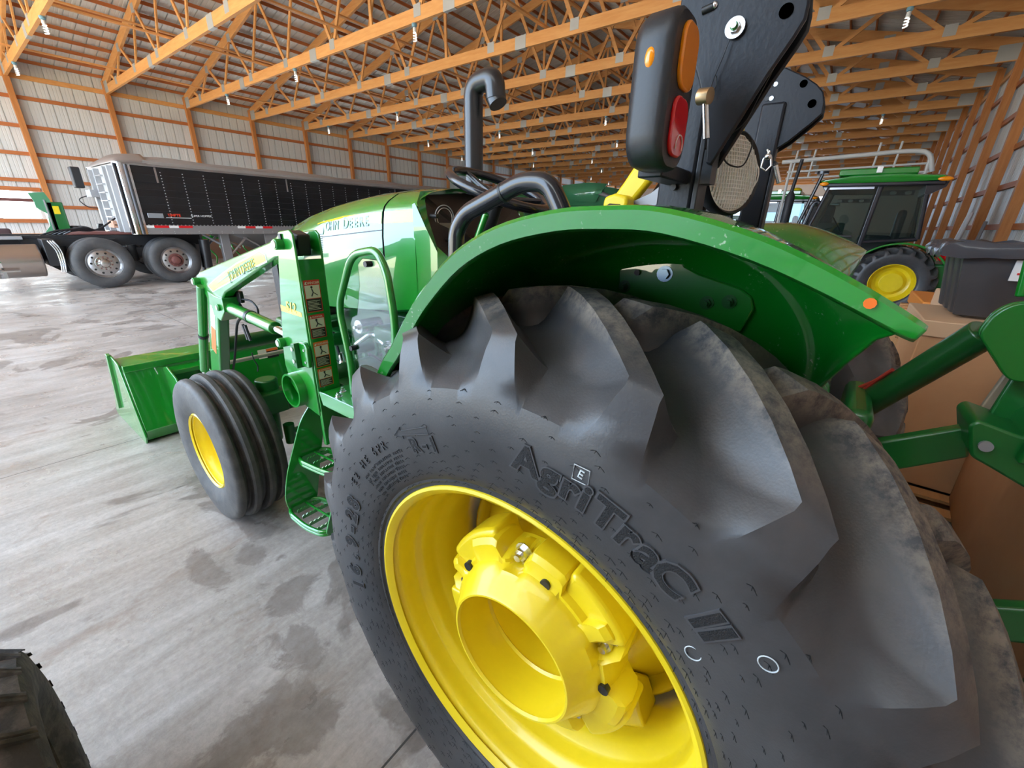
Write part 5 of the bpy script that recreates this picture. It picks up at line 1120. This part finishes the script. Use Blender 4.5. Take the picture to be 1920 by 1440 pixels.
# ------------------------------------------------------------------ cab tractors on the right
def cab_tractor(x0, label):
    T = empty('cab_tractor', (x0+.7, .5, 0), label, 'tractor'); S_ = 1
    W0 = Vector((x0+.22, -.83, .625))
    def wheel(cx, cy, r, sg, tyre=None):
        s_ = r/.725
        t = T1.copy(); COL.objects.link(t); t.parent = T; t.scale = (s_*sg, s_, s_); t.location = Vector((cx, cy, r-.02))-T.location
        if 'label' in t: del t['label']
        M_ = Matrix.Translation((cx, cy, r-.02))@Matrix.Diagonal((sg*s_, s_, s_, 1))
        q = MB(M_).lathe([(-.194, .366), (-.205, .378), (-.198, .388), (-.190, .372), (-.128, .356), (-.105, .343), (-.03, .31), (-.0, .25), (-.08, .2), (-.085, .19), (-.10, .19), (-.10, .12), (-.09, .0)], (0, 0, 0), 'x', 40).build('cab_wheel_rim', YEL, T)
        for k in range(8): a = 2*pi*k/8; MB(M_).tube([(-.11, .155*cos(a), .155*sin(a)), (-.095, .155*cos(a), .155*sin(a))], .012, 8).build('cab_wheel_bolt', YEL, q)
    wheel(x0+.20, -.83, .645, 1); wheel(x0+1.35, -.83, .645, -1); wheel(x0+.25, 1.55, .44, 1); wheel(x0+1.30, 1.55, .44, -1)
    MB().box(x0+.45, x0+1.1, -1.2, 1.9, .45, .95).build('chassis', GREEND, T, bevel=.03)
    MB().box(x0+.42, x0+1.13, .75, 2.3, .90, 1.42).build('bonnet', GREEN, T, bevel=.10, segs=4)
    MB().box(x0+.415, x0+.42, .85, 2.1, 1.22, 1.30).build('bonnet_stripe', YEL, T)
    # fender arcs
    for xa, xb in ((x0-.02, x0+.40), (x0+1.15, x0+1.57)):
        rows = []
        for i in range(19):
            a = radians(-62+i*124/18); rows.append([(x, -.83-.70*sin(a)*1.05, .625+.70*cos(a)) for x in (xa, xa+.03, xb)])
        MB().grid([[Vector(p) for p in r] for r in rows]).build('cab_fender', GREEN, T, solid=.03)
    MB().ball((x0+.12, -1.40, 1.16), .05, .08, .11, 8).build('tail_light', RED, T); MB().box(x0+.15, x0+1.4, -1.65, -1.3, .55, 1.0).build('rear_bracket', GREEND, T, bevel=.04)
    # cab frame
    K = mat('cab_black', (.012, .012, .018), .3, coat=.5)
    def bar(a, b_, r_=.032): return MB().tube([a, b_], r_, 10).build('cab_pillar', K, T)
    for x in (x0+.05, x0+1.5):
        bar((x, .78, 1.15), (x, .50, 2.30)); bar((x, -.20, 1.25), (x, -.25, 2.30), .038); bar((x, -.98, 1.40), (x, -.88, 2.30)); bar((x, .78, 1.15), (x, -.20, 1.25)); bar((x, -.20, 1.32), (x, -.98, 1.40))
    g = MB(); g._add([(x0+.04, .76, 1.16), (x0+.04, -.18, 1.26), (x0+.04, -.23, 2.28), (x0+.04, .50, 2.28)], [(0, 1, 2, 3)]); g.build('door_glass', TG, T, smooth=0)
    g = MB(); g._add([(x0+.05, -.22, 1.34), (x0+.05, -.96, 1.41), (x0+.05, -.88, 2.28), (x0+.05, -.26, 2.28)], [(0, 1, 2, 3)]); g.build('side_glass', TG, T, smooth=0)
    for x in (x0+1.5,): MB()._add([(x, .76, 1.16), (x, -.96, 1.36), (x, -.88, 2.28), (x, .50, 2.28)], [(0, 1, 2, 3)]).build('side_glass', TG, T, smooth=0)
    MB()._add([(x0+.05, .78, 1.16), (x0+1.5, .78, 1.16), (x0+1.5, .50, 2.28), (x0+.05, .50, 2.28)], [(0, 1, 2, 3)]).build('windscreen', TG, T, smooth=0)
    MB()._add([(x0+.05, -.98, 1.40), (x0+1.5, -.98, 1.40), (x0+1.5, -.88, 2.28), (x0+.05, -.88, 2.28)], [(0, 1, 2, 3)]).build('rear_glass', TG, T, smooth=0)
    MB().box(x0+.02, x0+.035, .50, -.16, 2.235, 2.30).build('header_strip', mat('silver_strip', (.6, .62, .7), .3, .8), T); MB().box(x0-.02, x0+.02, -.05, .18, 1.40, 1.44).build('door_handle', BLK, T, bevel=.01)
    MB().box(x0+.5, x0+1.0, -.65, -.15, 1.1, 1.45).build('cab_seat', BLK, T, bevel=.06); MB().box(x0+.5, x0+1.0, -.75, -.62, 1.3, 1.9).build('cab_seat_back', BLK, T, bevel=.06)
    MB().tube([(x0+.75+.18*cos(t), .25+.1*sin(t), 1.62+.14*sin(t)) for t in [2*pi*k/20 for k in range(20)]], .015, 6, closed=True).build('cab_steering_wheel', BLK, T)
    MB().box(x0+.1, x0+1.45, -.9, .7, 1.0, 1.12).build('cab_floor', K, T)
    rf = MB(); rows = []
    for (y, zt, zb) in ((.68, 2.38, 2.34), (.60, 2.41, 2.30), (.2, 2.46, 2.29), (-.5, 2.47, 2.29), (-1.0, 2.44, 2.30), (-1.12, 2.40, 2.34)):
        rows.append([(x0-.08, y, zb+.04), (x0-.08, y, zt-.03), (x0+.08, y, zt), (x0+.78, y, zt+.03), (x0+1.48, y, zt), (x0+1.64, y, zt-.03), (x0+1.64, y, zb+.04)])
    rf.grid(rows); rf = rf.build('cab_roof', GREEN, T, solid=.02)
    MB().box(x0-.06, x0+1.62, -1.08, .62, 2.27, 2.345).build('roof_liner', K, T, bevel=.02); MB().prism([(-.85, 2.30), (-1.12, 2.33), (-1.10, 2.24), (-.90, 2.12), (-.86, 2.14)], 'x', x0, x0+1.5).build('rear_roof_housing', K, T)
    for y, z in ((.60, 2.325), (-1.05, 2.36)): MB().ball((x0-.085, y, z), .03, .10 if y < 0 else .07, .035, 8).build('roof_marker', AMB, T)
    MB().box(x0+.1, x0+1.3, -.70, .42, 2.47, 2.58).build('roof_hatch', GREEN, T, bevel=.02); MB().box(x0+.05, x0+.09, -.2, -.12, 2.50, 2.60).build('roof_clip', STEEL, T)
    MB().tube([(x0+.3, .20, 2.52), (x0+.25, -.16, 2.61)], .008, 6).build('aerial_rod', BLK, T)
    ex = MB(); ex.tube([(x0+.62, 1.17, 1.42), (x0+.62, 1.17, 1.50), (x0+.62, 1.17, 2.16), (x0+.62, 1.17, 2.26)], [.03, .085, .085, .035], 20); ex.tube([(x0+.62, 1.17, 2.26), (x0+.62, 1.12, 2.85)], .033, 16); ex.build('muffler_stack', mat('muffler_black', (.02, .02, .024), .55), T)
    ex = MB(); ex.tube(arc_pts([(x0+.35, .86, 1.2), (x0+.35, .80, 1.55), (x0+.35, .72, 2.0), (x0+.35, .66, 2.05), (x0+.35, .60, 2.0)], .08, 4), .04, 12); ex.build('grab_stanchion', K, T)
    ex = MB(); ex.tube([(x0+.5, .95, 1.4), (x0+.5, .70, 2.55)], .03, 10); ex.tube([(x0+.5, .70, 2.55), (x0+.5, .70, 2.60)], .10, 14); ex.build('air_intake', K, T)
    return T
TG = mat('cab_glass', (.10, .15, .14), .02, trans=.92, spec=.8)
ct = cab_tractor(10.5, 'green cab tractor with amber roof markers parked by the right wall')
ct2 = cab_tractor(15.5, 'green cab tractor with yellow beacon half hidden behind the nearer cab tractor')
for o in [ct2]: o.location.y += 2.1
MB().ball((16.0, 1.55+2.1-2.1, 2.60), .13, .13, .08, 8).build('beacon', YEL, ct2)
MB().box(15.38, 15.42, -.9, .5, 2.26, 2.36).build('work_light_bar', BLK, ct2)
for k in range(6): MB().ball((15.37, -.8+.25*k, 2.31), .02, .06, .04, 6).build('cab_light', WHITE, ct2)
# white pipe rack behind the cabs
PR = empty('pipe_rack', (12.9, .3, 0), 'white pipe rack standing behind the green cab tractor roof', 'rack')
WP = mat('rack_white', (.62, .60, .56), .5)
MB().tube(arc_pts([(12.9, 1.70, 3.02), (12.9, -.55, 3.11), (12.9, -.92, 3.08), (12.9, -1.05, 2.70)], .22, 5), .045, 12).build('top_pipe', WP, PR)
for z0, z1, r_ in ((2.80, 2.86, .022), (2.66, 2.70, .022)): MB().tube([(12.9, 1.55, z0), (12.9, -1.0, z1)], r_, 8).build('lower_pipe', WP, PR)
for k, y in enumerate((1.45, 1.1, -.05, -.40)): MB().tube([(12.9, y, 2.66), (12.9, y-.03, 3.30 if k > 1 else 3.25)], .02, 8).build('rack_upright', WP, PR)
for y in (1.5, -.95): MB().tube([(12.9, y, 0), (12.9, y, 3.03)], .03, 8).build('rack_leg', WP, PR)
# combines far down the building --------------------------------------------
CG = mat('combine_green', (.10, .42, .20), .28, coat=1.0, coatior=1.8)
CB = empty('combine_harvester', (26, 13, 0), 'pale green combine with folded grain tank covers far down the shed', 'combine')
MB().box(25.0, 29.5, 11.6, 15.4, 1.0, 2.6).build('combine_body', CG, CB, bevel=.1)
q = MB(); q._add([(25.0, 15.3, 2.6), (25.0, 11.6, 2.6), (29, 11.6, 2.6), (29, 15.3, 2.6), (24.7, 15.0, 3.55), (24.7, 12.0, 3.60), (29.3, 12.0, 3.6), (29.3, 15.0, 3.55)], [(0, 1, 5, 4), (1, 2, 6, 5), (2, 3, 7, 6), (3, 0, 4, 7)]); q.build('grain_tank_cover', CG, CB, solid=.03)
q = MB(); q._add([(24.6, 15.4, 2.9), (24.6, 14.9, 3.75), (24.55, 13.1, 3.85), (24.6, 11.9, 3.75), (24.6, 12.6, 2.75)], [(0, 1, 2, 3, 4)]); q.build('folded_cover', CG, CB, solid=.04)
MB().tube([(24.5, 12.5, 3.3), (24.5, 12.1, 3.3)], .14, 16).build('auger_elbow', CG, CB); MB().tube([(24.5, 12.4, 3.3), (24.6, 10.6, 2.7)], .12, 14).build('unloading_auger', GREYM, CB)
for y in (11.5, 15.0): MB().lathe([(0, .3), (0, .8), (.1, .92), (.45, .92), (.55, .8), (.55, .3)], (26, y, .92), 'y', 30, closed=True).build('combine_tyre', TRK, CB)
MB().tube([(26, 11.6, .92), (26, 15.4, .92)], .3, 16).build('combine_axle', YEL, CB)
for y in (12, 14.8): MB().lathe([(0, .2), (0, .5), (.3, .5), (.3, .2)], (29, y, .5), 'y', 24, closed=True).build('combine_rear_tyre', TRK, CB)
C2 = empty('combine_harvester', (24, 18.8, 0), 'dark green combine with lattice header left of the pale combine', 'combine')
MB().box(23.0, 27.5, 16.6, 20.8, .9, 3.2).build('combine_body', GREEND, C2, bevel=.12); MB().box(23.4, 26, 16.2, 19.0, 3.2, 3.95).build('grain_tank', GREEND, C2, bevel=.05)
MB().box(22.0, 22.4, 15.9, 22.0, 2.55, 2.68).build('header_beam', GREEN, C2)
for k in range(20): MB().tube([(22.0, 16.0+.29*k, 2.0), (22.0, 16.15+.29*k, 2.5)] if k % 2 else [(22.0, 16.0+.29*k, 2.5), (22.0, 16.15+.29*k, 2.0)], .02, 6).build('lattice_bar', GREEN, C2)
MB().box(21.9, 22.1, 15.9, 22.0, 1.93, 2.0).build('header_beam', GREEN, C2); MB().box(22.1, 23.1, 17, 21, .5, 2.6).build('feeder_house', GREEND, C2)
for y in (16.6, 20.8): MB().lathe([(0, .3), (0, .8), (.1, .9), (.45, .9), (.55, .8), (.55, .3)], (24.5, y, .9), 'y', 30, closed=True).build('combine_tyre', TRK, C2)
MB().box(23.5, 27, 16.9, 21, .0, .4).build('axle_skid', GREEND, C2)
HD = empty('corn_head', (33, 7.5, 0), 'row of dark green header snouts at the far end of the shed', 'header')
MB().box(33, 34.2, 3.5, 10.6, .6, 2.3).build('header_back', GREEND, HD, bevel=.05)
for k in range(10): q = MB(); q._add([(33, 3.7+.7*k, .6), (33, 4.3+.7*k, .6), (33, 4.0+.7*k, 1.9), (31.2, 4.0+.7*k, .3)], [(0, 1, 2), (0, 3, 1), (1, 3, 2), (2, 3, 0)]); q.build('header_snout', GREEN, HD, smooth=0)
MB().box(33.2, 34, 4, 10, 0, .6).build('header_stand', GREYM, HD)
TA = empty('parked_tractor', (38, 2.0, 0), 'dark tractor shape at the far right end of the shed', 'tractor')
MB().box(37, 39, .4, 3.6, .7, 2.0).build('body', GREEND, TA, bevel=.1); MB().box(37.2, 38.8, 1.2, 2.6, 2.0, 3.1).build('cab', BLK, TA, bevel=.1); MB().box(37.1, 38.9, 1.0, 2.8, 3.1, 3.25).build('roof', GREEN, TA, bevel=.05)
for y in (.9, 3.0): 
    for x in (36.9, 38.7): MB().lathe([(0, .2), (0, .6), (.1, .75), (.3, .75), (.4, .6), (.4, .2)], (x, y, .75), 'x', 24, closed=True).build('tyre', TRK, TA)
# tube lamps leaning on the right wall
for k in range(2):
    o = MB().tube([(14.92+.13*k, -2.10+.03*k, 1.22), (14.92+.13*k, -2.17+.02*k, 1.98)], .035, 14).build('tube_lamp', LUM); tag(o, ('left' if k else 'right')+' of two white tube lamps standing against the right wall posts', 'lamp tube')
    o.location.z = 0
sh_ = tag(MB().box(14.7, 15.4, -2.24, -1.95, 1.17, 1.215).build('wall_shelf', PALW), 'small board shelf under the white tube lamps', 'shelf')
sh2 = tag(MB().tube([(12.5, -1.95, 0), (12.9, -2.12, 1.75)], .03, 10).build('tool_handle', GREYM), 'thin grey pole leaning near the right wall posts', 'pole')
# pallets, cartons and the black tub ------------------------------------------
def pallet(name, x0, x1, y0, y1, z0, label, group='pallets on the right'):
    P_ = empty(name, ((x0+x1)/2, (y0+y1)/2, z0), label, 'pallet', group)
    for y in (y0, (y0+y1)/2-.02, y1-.04): MB().box(x0, x1, y, y+.04, z0+.016, z0+.115).build('stringer', PALW, P_, smooth=0)
    n_ = max(5, int((x1-x0)/.16)); 
    for k in range(n_): xx = x0+(x1-x0-.09)*k/(n_-1); MB().box(xx, xx+.09, y0, y1, z0+.115, z0+.132).build('deck_board', PALW, P_, smooth=0)
    for k in range(3): xx = x0+(x1-x0-.09)*k/2; MB().box(xx, xx+.09, y0, y1, z0, z0+.016).build('bottom_board', PALW, P_, smooth=0)
    return P_
pallet('wooden_pallet', 2.62, 3.82, -1.75, -.60, 0, 'wooden pallet under the tall far carton, beyond the near pallet')
pallet('wooden_pallet', 1.45, 2.56, -1.75, -.62, 0, 'wooden pallet nearest the tractor tyre, under the wide carton')
for k in range(6): pallet('wooden_pallet', 5.1, 6.2, -1.75, -.62, .134*k, ('lowest', 'second', 'third', 'fourth', 'fifth', 'topmost')[k]+' weathered pallet of the stack beyond the cartons', 'stacked pallets')
o = MB().box(5.3, 6.3, -1.6, -.68, .806, .93).build('orange_crate', mat('orange_paint', (.80, .28, .05), .5), bevel=.01); tag(o, 'flat orange crate on top of the pallet stack', 'crate')
CA = empty('carton', (3.5, -1.1, .134), 'tall tan cardboard carton with a pale folded top flap', 'carton')
MB().box(3.10, 3.80, -1.62, -.435, .134, 1.07).build('carton_wall', CARD, CA, bevel=.006)
MB().prism([(-.425, 1.00), (-.425, 1.085), (-1.63, 1.085), (-1.63, 1.00)], 'x', 3.088, 3.81).build('carton_flap', CARDL, CA, bevel=.006)
o = MB().box(3.95, 4.5, -1.1, -.62, 0, 1.13).build('carton', CARDL, bevel=.008); tag(o, 'small pale carton standing behind the tall tan carton', 'carton')
CB_ = empty('carton', (2.0, -1.3, .134), 'wide sagging tan carton low beside the rear tyre', 'carton')
rows = []
for i in range(13):
    x = 1.50+1.55*i/12; b_ = .06*sin(pi*i/12); rows.append([(x, -.80+b_*.8, .134), (x, -.79+b_, .45), (x, -.80+b_*.8, .88-.03*sin(i)), (x, -.86, .92), (x, -1.2, .93), (x, -1.68, .92), (x, -1.68, .134)])
MB().grid(rows).build('carton_shell', CARD, CB_, smooth=60, solid=.008)
MB().box(1.53, 3.02, -1.6, -.92, .134, .80).build('carton_filling', CARD, CB_)
TB = empty('plastic_tub', (3.6, -1.05, 1.087), 'black ribbed plastic tub with crumpled liner on top of the tall carton', 'tub')
rows = []
for (z, ex) in ((1.092, -.05), (1.105, 0), (1.42, .05), (1.46, .055)):
    row = []
    for i in range(48):
        t = i/48; 
        per = [(3.30-ex*.5, -.56+ex), (3.80, -.56+ex), (3.80, -1.55-ex), (3.30-ex*.5, -1.55-ex)]
        seg = int(t*4); f = t*4-seg; a, b_ = per[seg], per[(seg+1) % 4]; x = a[0]+(b_[0]-a[0])*f; y = a[1]+(b_[1]-a[1])*f
        if z < 1.4 and (i % 4) in (1,): 
            if seg == 3: x += .03
            elif seg == 0: y -= .03
        row.append((x, y, z))
    rows.append(row)
MB().grid(rows, True).build('tub_wall', LINER, TB, smooth=40, solid=.006)
rows = []
random.seed(5)
for j, (z, ex) in enumerate(((1.40, .075), (1.44, .085), (1.475, .07), (1.485, .02), (1.47, -.03))):
    row = []
    for i in range(64):
        t = i/64; per = [(3.27-ex*.5, -.50+ex), (3.83, -.50+ex), (3.83, -1.6-ex), (3.27-ex*.5, -1.6-ex)]
        seg = int(t*4); f = t*4-seg; a, b_ = per[seg], per[(seg+1) % 4]; x = a[0]+(b_[0]-a[0])*f; y = a[1]+(b_[1]-a[1])*f
        row.append((x+random.uniform(-.012, .012), y+random.uniform(-.012, .012), z+random.uniform(-.014, .012)))
    rows.append(row)
MB().grid(rows, True).build('tub_liner', mat('shiny_liner', (.07, .07, .078), .22, bump=(14, .4)), TB, smooth=60)
lb = MB().box(3.262, 3.270, -.80, -.70, 1.30, 1.40).build('tub_label', WHITE, TB, smooth=0); MB().box(3.260, 3.262, -.78, -.72, 1.33, 1.34).build('label_line', RSTR, lb, smooth=0); MB().box(3.260, 3.262, -.77, -.74, 1.36, 1.385).build('label_mark', DECK, lb, smooth=0)
# small tyre at the lower left corner ---------------------------------------------
SW = empty('machine_wheel', (-.31, 1.12, 0), 'small chevron-lugged black wheel cut off by the lower left corner', 'wheel')
SM = Matrix.Translation((-.285, 1.13, .332))@Matrix.Scale(1.10, 4)
mb = MB(SM); mb.lathe([(-.10, .13), (-.125, .17), (-.130, .22), (-.122, .262), (-.09, .276), (0, .282), (.09, .276), (.122, .262), (.130, .22), (.125, .17), (.10, .13)], (0, 0, 0), 'x', 72, closed=True)
DT = mat('muddy_tyre', (.040, .036, .034), .75, bump=(60, .3), var=(18, (.15, .125, .105), .45, .7, (1, 1, 1))); ty = mb.build('small_tyre', DT, SW)
lg = MB(SM)
for k in range(22):
    a0 = 2*pi*k/22
    for sgn in (1, -1):
        off = 0 if sgn > 0 else pi/22
        pts = []
        rows = []
        for j in range(7):
            xx = sgn*(-.008+.136*j/6); an = a0+off-.16*(j/6); hh = .300 if j < 5 else .300-.02*(j-4)
            if j == 6: hh = .262
            rows.append([(xx, r*sin(an+d), r*cos(an+d)) for d, r in ((-.045, .262), (-.032, hh), (-.010, hh+.001), (0, hh-.003), (.010, hh+.001), (.032, hh), (.045, .262))])
        lg.grid(rows); lg._add(rows[0], [list(range(7))])
lg.build('chevron_lugs', DT, SW, smooth=30)
MB(SM).lathe([(.10, .132), (.06, .12), (.02, .10), (.01, .03), (.03, .0)], (0, 0, 0), 'x', 32).build('small_rim', GREYM, SW)
